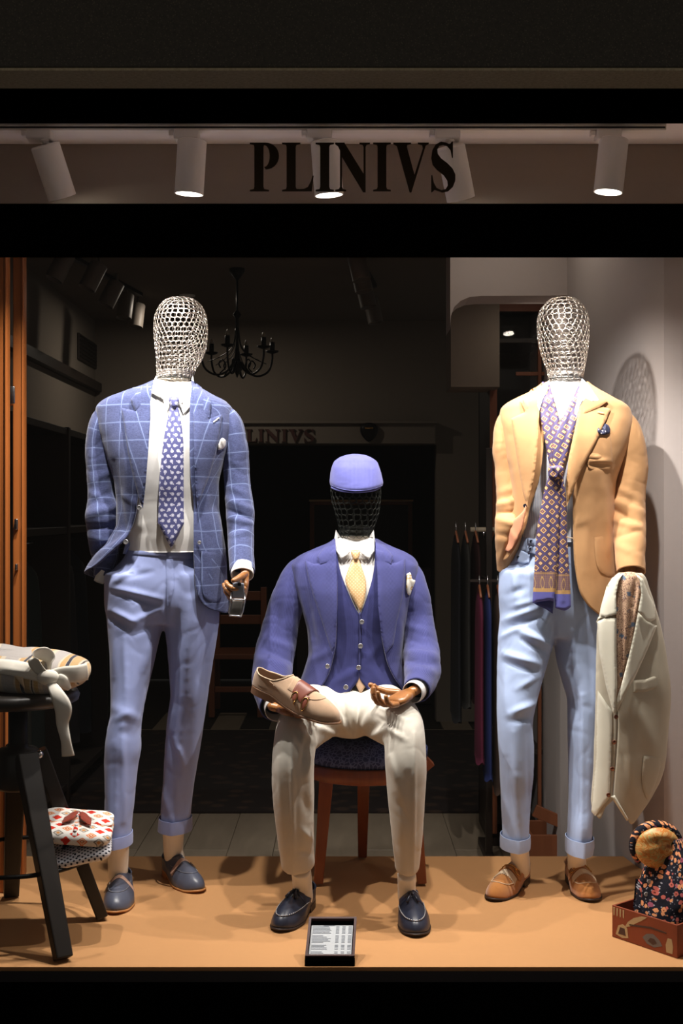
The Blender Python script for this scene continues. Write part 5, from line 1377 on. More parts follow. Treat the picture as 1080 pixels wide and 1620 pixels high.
    # open shirt collar
    obj('shirt_collar', drape([(868, 602), (852, 616), (836, 634), (846, 640), (853, 650), (858, 632), (866, 616)], ray, .020, .004, 2.2, 3, uv=lambda x, y, p: (p.x*.8+p.z*.5, p.z)), M['stripe_shirt'], shirt)
    obj('shirt_collar', drape([(920, 598), (932, 610), (940, 622), (948, 634), (936, 635), (926, 630), (918, 640), (911, 662), (908, 650), (914, 625)], ray, .020, .004, 2.2, 3, uv=lambda x, y, p: (p.x*.8-p.z*.5, p.z)), M['stripe_shirt'], shirt)
    obj('chest', drape([(868, 605), (921, 605), (914, 630), (885, 672), (879, 672), (862, 625)], sray, -.004, .008, 3, 4), M['mannequin_white'], shirt)
    # scarf: two strips crossing into the knot, then two tails
    def suv(x, y, p): return (p.x*.8, p.z-zof(964, 3.7))
    e0 = zof(960, 3.72)
    sc = obj('scarf', drape(smooth_poly([(857, 604), (867, 604), (878, 640), (886, 678), (884, 742), (872, 745), (862, 700), (853, 650), (853, 622)], keep=(0, 1)), sray, .022, .006, 2.4, 5, strokes=[(866, 612, 878, 720, 2.5, -6)], uv=lambda x, y, p: (p.x-.25*(y-650)/500*1.0, p.z-e0+.002)), M['scarf'], m3)
    obj('scarf_strip', drape(smooth_poly([(914, 612), (924, 604), (922, 625), (914, 660), (902, 700), (889, 742), (876, 742), (873, 712), (880, 680), (896, 650)], keep=(0, 1)), sray, .027, .006, 2.4, 5, strokes=[(905, 640, 886, 730, 3, -4)], uv=lambda x, y, p: (p.x*.9+.35*(p.z-1.3), p.z-e0)), M['scarf'], sc)
    obj('scarf_knot', drape(smooth_poly([(869, 738), (889, 737), (891, 748), (886, 757), (870, 757), (867, 748)]), sray, .03, .013, 2, 5, strokes=[(874, 742, 880, 755, 1.8, -5), (884, 740, 882, 752, 1.8, 4)], uv=lambda x, y, p: (p.x, p.z-e0)), M['scarf'], sc)
    obj('scarf_tail', drape(smooth_poly([(869, 752), (884, 752), (886, 800), (882, 860), (879, 915), (876, 953), (868, 950), (842, 954), (845, 900), (849, 840), (856, 800), (862, 770)], keep=(0, 1, 5, 7)), ray, .016, .005, 2.6, 4, strokes=[(868, 770, 860, 900, 6, 4)], uv=lambda x, y, p: (p.x-.01*((y-850)/100), p.z-e0)), M['scarf'], sc)
    obj('scarf_tail', drape(smooth_poly([(878, 752), (890, 752), (895, 790), (897, 850), (901, 915), (903, 960), (893, 966), (878, 962), (876, 915), (880, 850), (882, 790)], keep=(0, 1, 5, 7)), ray, .010, .005, 2.6, 4, strokes=[(888, 770, 890, 950, 4, 4), (883, 780, 880, 960, 2.5, -6)], uv=lambda x, y, p: (p.x+.01*((y-850)/100), p.z-e0+.006)), M['scarf'], sc)
    obj('scarf_underside', drape([(842, 953), (868, 949), (876, 951), (874, 971), (862, 963), (850, 958)], ray, .008, .003, 2.4, 3), cloth('scarf_back', (70, 74, 130)), sc)
    # trousers
    pel = Form([(843, 818, 952, 3.9, .115), (870, 812, 958, 3.9, .12), (900, 796, 962, 3.9, .125), (930, 789, 964, 3.9, .126), (960, 790, 966, 3.9, .122), (1005, 796, 962, 3.9, .10)], 2.1).closed(56, 40)
    l1 = leg([(900, 790, 882, 3.895, .112), (935, 789, 884, 3.89, .112), (970, 792, 883, 3.885, .108), (1010, 788, 877, 3.87, .104), (1040, 787, 868, 3.86, .10), (1084, 786, 856, 3.84, .092), (1120, 786, 846, 3.82, .086), (1150, 787, 842, 3.81, .08), (1180, 788, 844, 3.81, .078), (1210, 790, 844, 3.81, .076), (1260, 792, 840, 3.82, .07), (1314, 794, 836, 3.82, .066), (1338, 794, 835, 3.82, .066)])
    l2 = leg([(900, 868, 962, 3.90, .112), (950, 870, 964, 3.90, .11), (1000, 874, 964, 3.895, .106), (1040, 879, 962, 3.885, .10), (1080, 889, 958, 3.87, .092), (1110, 897, 954, 3.86, .087), (1150, 898, 950, 3.85, .08), (1210, 899, 946, 3.84, .075), (1270, 899, 940, 3.82, .068), (1314, 898, 936, 3.80, .066), (1344, 897, 934, 3.80, .066)])
    V, F = remesh([pel, l1, l2], .0048, 36)
    st = [(796, 982, 850, 962, 6, 9), (800, 996, 850, 976, 5, -7), (796, 1034, 850, 1050, 6, 10), (798, 1048, 846, 1062, 5, -8), (822, 998, 868, 1020, 6, 10), (826, 1012, 866, 1034, 4, -8), (790, 1010, 830, 985, 5, 6), (808, 1129, 848, 1112, 6, 10), (806, 1142, 846, 1134, 5, -6), (812, 906, 818, 960, 5, 5), (825, 900, 820, 950, 5, -4), (800, 1064, 800, 1130, 6, 5), (818, 1090, 850, 1070, 5, 5), (860, 990, 872, 960, 6, 6), (812, 1160, 820, 1300, 6, 5), (835, 1160, 838, 1310, 4, -3), (800, 1200, 815, 1300, 5, -4), (805, 940, 830, 930, 6, -6), (810, 960, 845, 950, 5, 5),
          (905, 1000, 922, 1110, 7, 6), (922, 1100, 919, 1340, 4, 7), (900, 1060, 915, 1140, 5, -5), (935, 1000, 935, 1200, 6, -3), (888, 1040, 910, 1100, 5, 5), (877, 985, 876, 1025, 3, -7)]
    V = displace(V, F, st, .005, (7, 7, 4), 21)
    tt = obj('trousers', (V, F), M['sky_cotton'], m3); tray = camray(bvh_of(V, F), 3.85)
    obj('waistband', drape([(821, 847), (850, 853), (849, 876), (813, 868)], tray, .003, .003, 3, 2), M['sky_cotton'], tt)
    obj('side_tab', drape([(834, 851), (850, 853), (850, 864), (834, 862)], tray, .006, .003, 2, 2), M['sky_cotton'], tt)
    obj('side_tab', drape([(832, 863), (849, 866), (849, 877), (831, 874)], tray, .006, .003, 2, 2), M['sky_cotton'], tt)
    obj('pocket_flap', drape([(816, 868), (838, 876), (836, 890), (828, 892), (812, 888)], tray, .004, .004, 2, 2), M['sky_cotton'], tt)
    button(tray, 839, 857, .005, M['button_dark'], tt, .010); button(tray, 838, 869, .005, M['button_dark'], tt, .010); button(tray, 819, 882, .005, M['button_dark'], tt, .009)
    for rws in ([(1320, 792.5, 837, 3.82, .073), (1340, 792.5, 836.5, 3.82, .073)], [(1323, 896, 937, 3.80, .073), (1347, 896, 935, 3.80, .073)]):
        n = 48; VV = []; r0, r1 = rws
        for (py, L, R, d, b), g in ((r0, 0), (r0, .002), (((r0[0]+r1[0])/2,)+r0[1:], .0035), (r1, .003), (r1, -.003)):
            for k in range(n):
                th = 2*PI*k/n; cx = xof((L+R)/2, d); a = (R-L)/2*d/K+g
                f = 1+.10*math.exp(-((th-1.5*PI)/.25)**2)
                VV.append((cx+a*math.cos(th), d+(b+g)*math.sin(th)*f, zof(py, d)))
        o = obj('trouser_cuff', (VV, gridfaces(5, n)), M['sky_cotton'], tt); auto_smooth(o, 50)
    ankle((820, 824), 1330, 1375, 16, 14, (3.83, 3.895), (.546, 3.872, .058), m3, M['mannequin_sock'])
    shoe('loafer', (xof(834, 3.95), 3.955, .001), math.radians(-33), .262, M['tan_suede'], m3, 'bit', side=-1, sole=M['sole_dark'], label='tan suede fringed loafer with brass bit, toe turned out to the left')
    ankle((912, 912), 1340, 1378, 15.5, 14, (3.82, 3.92), (.750, 3.885, .058), m3, M['mannequin_sock'])
    shoe('loafer', (xof(901, 3.975), 3.985, .001), math.radians(5), .262, M['tan_suede'], m3, 'bit', side=1, sole=M['sole_dark'], label='tan suede fringed loafer with brass bit, toe to the front')
    hand(m3, P(998, 906, 3.75), (.0, -.62, -.78), (-.2, .7, -.6), [(.3, .6, .5)]*4, (.8, .3), .9, mirror=1)
    return m3
m3 = mannequin_right()
# ------------------------------------------------------------------ waistcoat draped over the right mannequin's hand
def draped_waistcoat():
    wv = empty('draped_waistcoat', P(1000, 1290, 3.66), 'cream double-lapel waistcoat draped over the right mannequin\'s hand', 'waistcoat')
    D = 3.66
    rows = [(904, 982, 1012, 3.66, .018), (912, 972, 1020, 3.66, .030), (930, 962, 1026, 3.66, .038), (958, 952, 1035, 3.66, .042), (1000, 945, 1046, 3.66, .046), (1040, 944, 1053, 3.66, .048), (1099, 943, 1060, 3.66, .05), (1150, 942, 1056, 3.66, .05), (1210, 940, 1050, 3.66, .048), (1250, 937, 1037, 3.66, .045), (1281, 935, 1026, 3.66, .042), (1300, 935, 1018, 3.66, .04)]
    fm = Form(rows, 2.1); ray = camray(fm.bvh(), D)
    eL = [(904, 990), (960, 976), (1000, 974), (1060, 972), (1110, 970), (1140, 971), (1260, 964), (1300, 962)]
    eR = [(904, 992), (960, 1006), (1000, 1000), (1060, 984), (1110, 972), (1140, 972), (1260, 965), (1300, 963)]
    bot = [(0, 1262), (.035, 1272), (.075, 1291), (.13, 1282), (.25, 1250), (.5, 1215), (.72, 1240), (.82, 1275), (.885, 1299), (.95, 1276), (1, 1262)]
    fo = [(1010, 1120, 1040, 1200, 10, 5), (990, 1150, 1000, 1250, 8, 4), (1035, 1040, 1050, 1120, 8, 5), (955, 1150, 950, 1260, 5, 3)]
    o = obj('waistcoat_body', shell(fm, eL, eR, bot, top=906, grow=.002, strokes=fo, nz=.004, nscale=(6, 6, 4), seed=31), M['taupe'], wv); solidify(o, .004)
    # left front edge panel is brighter cream linen
    obj('front_panel', drape([(945, 1092), (968, 1125), (968, 1150), (964, 1262), (941, 1291), (935, 1284), (941, 1200)], ray, .004, .003, 3, 2), M['cream_linen'], wv)
    C = M['cream_linen']
    obj('lapel', drape([(975, 978), (975, 1040), (976, 1085), (973, 1126), (970, 1130), (958, 1085), (948, 1035), (944, 984), (956, 978)], ray, .008, .004, 2.6, 1.6, bulge=lambda x, y: .007*math.exp(-((x-972)/9)**2)), C, wv)
    obj('collar', drape([(985, 907), (968, 914), (959, 928), (950, 960), (948, 972), (957, 977), (966, 974), (975, 972), (974, 940), (978, 920)], ray, .012, .004, 2.6, 1.6, bulge=lambda x, y: .007*math.exp(-((x-974)/9)**2)), C, wv)
    obj('collar_underside', drape([(942, 986), (946, 976), (953, 976), (948, 980)], ray, .006, .003, 2, 2), M['taupe'], wv)
    obj('lapel', drape([(1009, 968), (1022, 982), (1039, 990), (1024, 1028), (1004, 1072), (988, 1100), (975, 1128), (974, 1110), (984, 1078), (995, 1035), (1003, 1000)], ray, .008, .004, 2.6, 1.6, bulge=lambda x, y: .007*math.exp(-((x-994)/12)**2)), C, wv)
    obj('collar', drape([(1004, 906), (1017, 916), (1026, 940), (1036, 958), (1037, 979), (1028, 984), (1020, 980), (1009, 966), (1014, 940), (1012, 920)], ray, .012, .004, 2.6, 1.6, bulge=lambda x, y: .007*math.exp(-((x-1014)/9)**2)), C, wv)
    obj('welt_pocket', drape([(1001, 1076), (1020, 1075), (1044, 1066), (1045, 1086), (1022, 1094), (1002, 1096)], ray, .003, .003, 2.6, 2), M['taupe'], wv)
    obj('patch_pocket', drape(smooth_poly([(1018, 1196), (1048, 1196), (1040, 1230), (1027, 1262), (1019, 1255), (1015, 1230)], keep=(0, 1)), ray, .003, .003, 2.6, 2), M['taupe'], wv)
    obj('hem_facing', drape([(966, 1260), (972, 1258), (994, 1296), (991, 1299)], ray, .004, .003, 2.4, 2), C, wv)
    for q in ((973, 1134), (970, 1174), (967, 1216), (961, 1257)): button(ray, q[0], q[1], .0065, M['button_brown'], wv, .009)
    sc = obj('silk_scarf', drape(smooth_poly([(976, 912), (990, 905), (1008, 907), (1018, 920), (1015, 950), (1007, 985), (1000, 1020), (994, 1045), (987, 1075), (978, 1108), (975, 1106), (974, 1060), (973, 1000), (972, 940)]), ray, .000, .008, 2.4, 5, strokes=[(982, 915, 977, 1020, 2.5, -6), (1005, 918, 1000, 960, 3, -9), (999, 960, 993, 1040, 3, -7), (992, 920, 988, 1060, 5, 5), (1012, 925, 1004, 980, 3, 4)], uv=lambda x, y, p: (p.x*1.1, p.z)), M['vine'])
    tag(sc, 'beige and brown floral silk scarf tucked inside the draped cream waistcoat', 'scarf')
draped_waistcoat()

# ================================================================== MANNEQUIN 2 (seated, centre)
def mannequin_seated():
    D0 = 3.95
    m2 = empty('mannequin', (xof(560, 3.75), 3.72, 0), 'seated mannequin in the centre wearing a violet-blue three-piece jacket, flat cap and ivory trousers', 'mannequin', None)
    head = [(745, 540, 586, 3.97, .06), (755, 530, 596, 3.97, .08), (770, 523, 602, 3.97, .094), (790, 524.5, 601.5, 3.97, .095), (810, 530, 599, 3.97, .088), (830, 535, 593, 3.97, .075), (847, 537, 588, 3.97, .066)]
    wire_head(head, M['wire_dark'], m2, rimdark=False, rr=.0115)
    V, F = Form([(842, 539, 587, 3.97, .058), (862, 537, 588, 3.97, .058), (890, 530, 594, 3.97, .06)], 2.0).closed(40, 14)
    obj('neck', (V, F), M['mannequin'], m2)
    # flat cap
    cr_ = [(718.5, 556, 570, 3.955, .02), (720, 548, 579, 3.955, .055), (725, 536, 590, 3.955, .085), (731, 529, 597, 3.955, .10), (742, 524, 601, 3.95, .110), (754, 521.5, 604, 3.95, .115), (763, 520.5, 605.5, 3.95, .116), (768, 521.5, 604, 3.95, .114)]
    V, F = Form(cr_, 2.15).closed(72, 40)
    fr = np.clip((3.95-V[:, 1])/.115, 0, 1); dn = np.clip((zof(735, 3.95)-V[:, 2])/.06, 0, 1)
    V[:, 2] -= .020*fr**2*dn; V[:, 1] -= .014*fr*dn
    V[:, 0] += .006*np.clip((zof(745, 3.95)-V[:, 2])/.05, -1, 1)*.4
    V = displace(V, F, [(532, 730, 528, 765, 2.5, -2), (562, 722, 560, 768, 1.6, -1.5), (596, 735, 600, 762, 3, 1.5)], .003, (12, 12, 12), 5)
    capo = obj('flat_cap', (V, F, [(v[0], v[2]) for v in V]), M['cap_wool_lit'], m2)
    cray = camray(bvh_of(V, F), 3.87)
    pk = []
    nx, ny = 30, 6
    for j in range(ny):
        t = j/(ny-1)
        for i in range(nx):
            s = i/(nx-1)*2-1; th = s*1.30; k = max(0, math.cos(s*1.45))
            x = xof(562.5, 3.95)+math.sin(th)*(.079+.004*t); y = 3.95-math.cos(th)*(.100+.024*t*k)
            pk.append((x, y, zof(769, 3.9)-.002-.016*k*(.6+.6*t)))
    Fp = gridfaces(ny, nx, closed=False)
    o = obj('cap_peak', (pk, [tuple(f) for f in Fp], [(v[0], v[1]) for v in pk]), M['cap_wool_lit'], capo); solidify(o, .005, 0)
    rows = [(851, 531, 592, 3.965, .066), (858, 520, 603, 3.965, .078), (866, 501, 620, 3.965, .09), (875, 482, 640, 3.965, .10), (884, 468, 653, 3.965, .105), (896, 461, 659, 3.96, .11), (915, 462, 658, 3.955, .118), (940, 470, 650, 3.95, .13), (970, 480, 643, 3.945, .134),
            (1000, 487, 638, 3.94, .132), (1030, 489, 636, 3.935, .132), (1060, 482, 640, 3.93, .136), (1085, 474, 644, 3.925, .14), (1110, 470, 646, 3.92, .145)]
    fm = Form(rows, 2.2); ray = camray(fm.bvh(), D0)
    srows = [(a, b+4, c-4, d, e-.020) for a, b, c, d, e in rows if a < 1000]
    sf = Form(srows, 2.2); sray = camray(sf.bvh(), D0)
    V, F = sf.closed(80, 60); shirt = obj('shirt', (V, F), M['white_shirt'], m2)
    # waistcoat shell
    wrows = [(a, b+5, c-5, d, e-.008) for a, b, c, d, e in rows]
    wf = Form(wrows, 2.2); wray = camray(wf.bvh(), D0)
    weL = [(851, 531), (880, 534), (900, 538), (935, 551), (960, 563), (969, 568), (985, 569), (1062, 567), (1090, 549), (1110, 540)]
    weR = [(851, 592), (880, 592), (900, 590), (935, 581), (960, 572), (969, 569), (985, 569.5), (1062, 567.5), (1082, 580), (1110, 596)]
    wk = obj('waistcoat', shell(wf, weL, weR, [(0, 1096), (.1, 1096), (.3, 1100), (.6, 1104), (.9, 1103), (.97, 1090), (1, 1082)], top=853, grow=0, strokes=[(530, 1080, 565, 1060, 7, 4), (525, 1000, 540, 1060, 8, 4), (590, 1060, 610, 1095, 8, 5), (600, 1020, 575, 1050, 6, 4)], nz=.004, nscale=(7, 7, 5), seed=41), M['violet_knit'], m2); solidify(wk, .004)
    obj('front_edge', tube([ray(569, 969)[0]+Vector((0, .006, 0)), ray(569.5, 1010)[0]+Vector((0, .006, 0)), ray(567.5, 1062)[0]+Vector((0, .004, 0))], .0022, 8, 20)[:2], M['violet_knit'], wk)
    for q in ((572, 984), (570, 1022), (567, 1056), (547, 1087)):
        button(wray, q[0], q[1], .0078, M['button_metal'], wk, .008)
    # jacket
    eL = [(851, 529), (880, 530), (920, 534), (970, 533), (1015, 531), (1040, 526), (1060, 520), (1080, 508), (1096, 492), (1110, 486)]
    eR = [(851, 594), (889, 595), (940, 597), (983, 599), (1034, 608), (1060, 618), (1085, 633), (1110, 642)]
    fo = [(474, 930, 492, 1010, 7, 6), (482, 935, 498, 1020, 5, -6), (500, 1030, 480, 1080, 8, 5), (632, 950, 628, 1040, 7, 5), (488, 1050, 520, 1030, 6, 5), (496, 960, 515, 1040, 6, 3)]
    jk = obj('jacket', shell(fm, eL, eR, [(0, 1098), (.1, 1092), (.25, 1090), (.6, 1110), (.9, 1110), (1, 1104)], top=853, grow=.004, strokes=fo, nz=.006, nscale=(6, 6, 4), seed=43), M['violet_wool'], m2); solidify(jk, .004)
    V_ = M['violet_wool']
    s1 = sleeve([(496, 898, 9, 3.965, 1.3), (480, 898, 16, 3.965, 1.3), (468, 912, 20, 3.965, 1.2), (457, 940, 24, 3.95, 1.1), (447, 980, 26.5, 3.94, 1.0), (437, 1020, 29, 3.91), (432, 1050, 31, 3.87), (430, 1078, 30, 3.80), (432, 1100, 27, 3.72), (437, 1118, 24, 3.64)],
                strokes=[(405, 1040, 460, 1060, 7, 9), (405, 1056, 462, 1078, 5, -8), (420, 1010, 468, 1030, 6, 6), (415, 1025, 465, 1048, 5, -5), (455, 930, 450, 1000, 7, 6), (442, 960, 432, 1020, 5, -5), (410, 1080, 455, 1100, 5, 6), (465, 940, 460, 1000, 5, 4)], nz=.007, nscale=(9, 9, 9), seed=45)
    o = obj('sleeve', s1, V_, jk); solidify(o, .003)
    s2 = sleeve([(624, 898, 9, 3.965, 1.3), (638, 898, 16, 3.965, 1.3), (648, 912, 19, 3.965, 1.2), (655, 940, 22, 3.95, 1.1), (660, 980, 23, 3.94), (664, 1012, 25, 3.91), (666, 1040, 28, 3.86), (668, 1062, 27.5, 3.79), (665, 1080, 23, 3.71), (659, 1092, 19.5, 3.64)],
                strokes=[(640, 1030, 690, 1040, 6, 9), (642, 1046, 690, 1052, 5, -8), (640, 1060, 690, 1066, 6, 8), (645, 990, 680, 1005, 6, 6), (645, 1010, 680, 1022, 5, -5), (655, 930, 660, 990, 7, 4), (670, 960, 675, 1020, 5, 4)], nz=.007, nscale=(9, 9, 9), seed=48)
    o = obj('sleeve', s2, V_, jk); solidify(o, .003)
    u1 = lambda x, y, p: (p.x+.28*(p.z-1.0), p.z); u2 = lambda x, y, p: (p.x-.28*(p.z-1.0), p.z)
    obj('lapel', drape([(531, 868), (533, 915), (533, 970), (531, 1015), (526, 1037), (518, 1012), (506, 975), (495, 942), (487, 914), (481.5, 886), (496, 892), (508, 891), (520, 872)], ray, .012, .0045, 2.8, 1.6, bulge=lambda x, y: .009*math.exp(-((x-530)/12)**2), uv=u1), V_, jk)
    obj('collar', drape([(530, 851), (515, 862), (501, 880), (506, 892), (520, 890), (532, 880)], ray, .0175, .004, 2.8, 1.6, uv=u1), V_, jk)
    obj('lapel', drape([(594, 868), (597, 915), (598, 960), (603, 1005), (610, 1034), (622, 1020), (628, 985), (637, 945), (640, 914), (641, 883), (628, 890), (618, 891), (606, 872)], ray, .012, .0045, 2.8, 1.6, bulge=lambda x, y: .009*math.exp(-((x-600)/12)**2), uv=u2), V_, jk)
    obj('collar', drape([(593, 851), (608, 862), (622, 880), (619, 892), (606, 890), (595, 880)], ray, .0175, .004, 2.8, 1.6, uv=u2), V_, jk)
    obj('breast_pocket', drape([(641, 936), (659, 932), (659, 939), (642, 943)], ray, .008, .002, 2, 2), V_, jk)
    button(ray, 518, 1054, .0075, M['button_metal'], jk, .012)
    obj('pocket_square', drape(smooth_poly([(643, 936), (643, 908), (649, 906), (652, 916), (658, 918), (666, 919), (662, 932), (655, 940), (648, 942)], keep=(1, 4, 5)), ray, .010, .013, 1.6, 4, strokes=[(648, 915, 652, 938, 1.8, -5), (657, 921, 655, 937, 1.8, 5)]), mat('cream_gold_silk', rough=.6, pat=lambda: mixc(soft(absx(vorx(uvx('UV')[3], 60)-.35), .05, .1), (232, 226, 210), (206, 164, 96))), m2)
    # collar and tie
    obj('shirt_collar', drape([(531, 838), (528, 856), (531, 872), (540, 885), (548, 880), (556, 871), (545, 858), (536, 846)], sray, .014, .005, 2, 3), M['white_shirt'], shirt)
    obj('shirt_collar', drape([(591, 838), (593, 856), (592, 872), (583, 885), (576, 880), (567, 871), (578, 858), (586, 846)], sray, .014, .005, 2, 3), M['white_shirt'], shirt)
    tie = obj('tie', drape(smooth_poly([(558, 884), (567, 884), (573, 900), (579, 922), (577, 948), (570, 968), (564, 958), (553, 938), (546, 918), (551, 900)], keep=(0, 1, 5)), sray, .016, .006, 2.2, 4, strokes=[(563, 886, 565, 915, 2.5, -4), (556, 905, 562, 950, 5, 4)], uv=lambda x, y, p: (p.x, p.z)), M['tie_gold'], m2)
    obj('tie_knot', drape(smooth_poly([(555, 871), (569, 871), (567, 884), (562, 887), (558, 884)]), sray, .020, .010, 1.8, 5), M['tie_gold'], tie)
    obj('tie_end', drape([(561, 1072), (567, 1060), (583, 1079), (570, 1098), (563, 1085)], wray, -.004, .003, 2, 2), M['sand_suede'], tie)
    # trousers: pelvis, thighs and shins fused
    def path(p, nu=44, nv=70):
        a = catmull(p, nv); V = []
        for i in range(nv):
            c = Vector(a[i][:3]); t = (Vector(a[min(i+1, nv-1)][:3])-Vector(a[max(i-1, 0)][:3])).normalized()
            w = Vector((1, 0, 0)); w = (w-t*w.dot(t)).normalized(); u = w.cross(t)
            for k in range(nu):
                th = 2*PI*k/nu
                f = 1+.10*math.exp(-((th-.5*PI)/.25)**2)
                V.append(tuple(c+w*math.cos(th)*a[i][3]+u*math.sin(th)*a[i][4]*f))
        F = gridfaces(nv, nu); F += [tuple(range(nu)), tuple((nv-1)*nu+k for k in reversed(range(nu)))]
        return V, F
    A = path([(-.035, 4.00, .565, .100, .095), (-.060, 3.88, .568, .098, .09), (-.090, 3.76, .560, .088, .084), (-.118, 3.65, .548, .075, .078), (-.134, 3.585, .525, .065, .073), (-.140, 3.555, .47, .063, .069), (-.140, 3.55, .40, .062, .064), (-.137, 3.555, .30, .058, .060), (-.130, 3.57, .20, .052, .056), (-.125, 3.58, .150, .050, .054)])
    B = path([(.085, 4.00, .565, .100, .095), (.115, 3.88, .568, .098, .09), (.145, 3.76, .562, .088, .084), (.170, 3.65, .556, .073, .078), (.184, 3.585, .535, .063, .073), (.186, 3.55, .47, .060, .069), (.187, 3.545, .40, .058, .064), (.189, 3.55, .30, .050, .058), (.190, 3.56, .20, .041, .052), (.190, 3.57, .145, .036, .050)])
    pel = sphere((.028, 3.97, .602), 1.0, 40, 24, (.175, .15, .125))
    crot = sphere((.028, 3.86, .562), 1.0, 32, 20, (.10, .12, .085))
    V, F = remesh([A, B, pel, crot], .0048, 36)
    st = [(556, 1165, 520, 1104, 4, 9), (557, 1165, 540, 1100, 3, -7), (560, 1163, 580, 1104, 4, 8), (520, 1120, 478, 1140, 4, 7), (518, 1132, 486, 1156, 3.5, -6), (600, 1118, 640, 1140, 4, 7), (596, 1134, 630, 1156, 3.5, -6), (538, 1150, 500, 1140, 3.5, 6), (500, 1168, 482, 1230, 4, 6), (488, 1160, 474, 1220, 4, -5), (612, 1170, 628, 1230, 4, 6), (552, 1160, 505, 1112, 7, 10), (548, 1162, 490, 1130, 6, -8), (560, 1165, 558, 1105, 6, 8), (553, 1160, 530, 1105, 5, -7), (566, 1164, 600, 1110, 7, 10), (572, 1166, 612, 1135, 6, -7), (545, 1166, 500, 1150, 6, 8), (580, 1168, 620, 1150, 5, 7), (470, 1150, 500, 1180, 6, 7), (462, 1150, 484, 1190, 5, -6), (488, 1130, 500, 1175, 5, 5), (610, 1150, 640, 1170, 5, 7), (605, 1160, 615, 1190, 4, -5),
          (461, 1170, 465, 1385, 3.5, 7), (485, 1190, 492, 1300, 5, 5), (480, 1260, 490, 1290, 6, -5), (475, 1310, 495, 1330, 5, 5), (470, 1345, 495, 1352, 5, -4), (655, 1160, 653, 1390, 3.5, 6), (615, 1200, 635, 1260, 5, 5), (625, 1260, 645, 1300, 5, -4), (440, 1200, 446, 1300, 4, 3)]
    V = displace(V, F, st, .0045, (8, 8, 6), 51)
    tt = obj('trousers', (V, F), M['ivory_linen'], m2)
    ankle((476, 480), 1375, 1420, 16, 15, (3.58, 3.65), (-.124, 3.618, .058), m2, M['mannequin_sock'])
    shoe('loafer', (xof(493, 3.71), 3.715, .001), math.radians(-19), .27, M['navy_leather'], m2, 'tassel', side=-1, sole=M['sole_dark'], label='navy tassel loafer, toe turned to the left')
    ankle((643, 643), 1382, 1420, 15, 14, (3.58, 3.62), (.202, 3.585, .058), m2, M['mannequin_sock'])
    shoe('loafer', (xof(643, 3.68), 3.685, .001), math.radians(3), .268, M['navy_leather'], m2, 'tassel', side=1, sole=M['sole_dark'], label='navy tassel loafer, toe to the front')
    # cuffs and hands
    o = obj('shirt_cuff', sleeve([(660, 1088, 16.5, 3.66), (655, 1094, 16.5, 3.635), (652, 1096, 16, 3.622)], nv=10, cap0=False), M['white_shirt'], m2); solidify(o, .002)
    o = obj('shirt_cuff', sleeve([(437, 1112, 20, 3.66), (439, 1124, 19, 3.62)], nv=10, cap0=False), M['white_shirt'], m2); solidify(o, .002)
    hand(m2, P(650, 1095, 3.62), (-.72, -.62, -.30), (-.25, -.15, 1), [(.7, .9, .7), (.45, .9, .6), (.35, .8, .5), (.3, .7, .6)], (1.1, .35), .95, mirror=-1, name='wooden_hand')
    hand(m2, P(440, 1120, 3.60), (.80, -.45, -.16), (.1, .0, 1), [(.15, .35, .3), (.15, .4, .3), (.2, .4, .3), (.2, .4, .3)], (.9, .2), .84, mirror=1)
    return m2
m2 = mannequin_seated()
# held loafer
hs = shoe('sand_loafer', (0, 0, 0), 0, .292, M['sand_suede'], None, 'monk', side=1, sole=mat('tan_brown_sole', (134, 98, 72), rough=.5))
tag(hs, 'sand suede double-monk loafer with brown straps on the seated mannequin\'s hand', 'shoe')
hh = P(400, 1083, 3.57); tt_ = P(534, 1136, 3.45)
ydir = (hh-tt_).normalized()            # local +Y points from toe to heel
zdir = Vector((.40, -.30, .86)); xdir = ydir.cross(zdir).normalized(); zdir = xdir.cross(ydir).normalized()
R_ = Matrix((xdir, ydir, zdir)).transposed()
hs.rotation_euler = R_.to_euler(); hs.location = hh-zdir*.020

# ------------------------------------------------------------------ stool under the seated mannequin
def low_stool():
    st = empty('low_stool', (xof(585, 4.0), 4.0, 0), 'low mahogany stool with a round navy paisley seat under the seated mannequin', 'stool')
    cx, cy = xof(567, 4.0)+.02, 4.005
    zt = .335
    obj('seat_frame', lathe([(.001, zt), (.19, zt), (.205, zt+.006), (.205, zt+.046), (.19, zt+.05), (.001, zt+.05)], (cx, cy, 0), 48), M['red_wood'], st)
    prof = [(.001, zt+.05), (.19, zt+.05), (.205, zt+.062), (.206, zt+.088), (.185, zt+.108), (.13, zt+.128), (.06, zt+.137), (.001, zt+.138)]
    V, F = lathe([(r, z*1) for r, z in prof], (cx, cy, 0), 56)
    obj('seat_cushion', (V, F, [(v[0], v[1]*.6+v[2]) for v in V]), M['seat_fabric'], st)
    for a, b in (((516, 1243, 3.90), (503.5, 1400, 3.90)), ((652, 1243, 3.90), (667, 1400, 3.90)), ((575, 1240, 4.14), (573, 1357, 4.205))):
        p0 = P(*a); p0.z = zt+.003; p1 = P(*b); p1.z = .008
        obj('leg', beam(p1, p0, .030, .03, .045, .04, bev=.003), M['red_wood'], st, smooth=False)
    obj('corner_block', prism([(672, 1195), (687, 1211), (673, 1223), (664, 1221), (664, 1198)], Pd(3.98), Vector((0, .05, 0))), M['red_wood'], st, smooth=False)
low_stool()

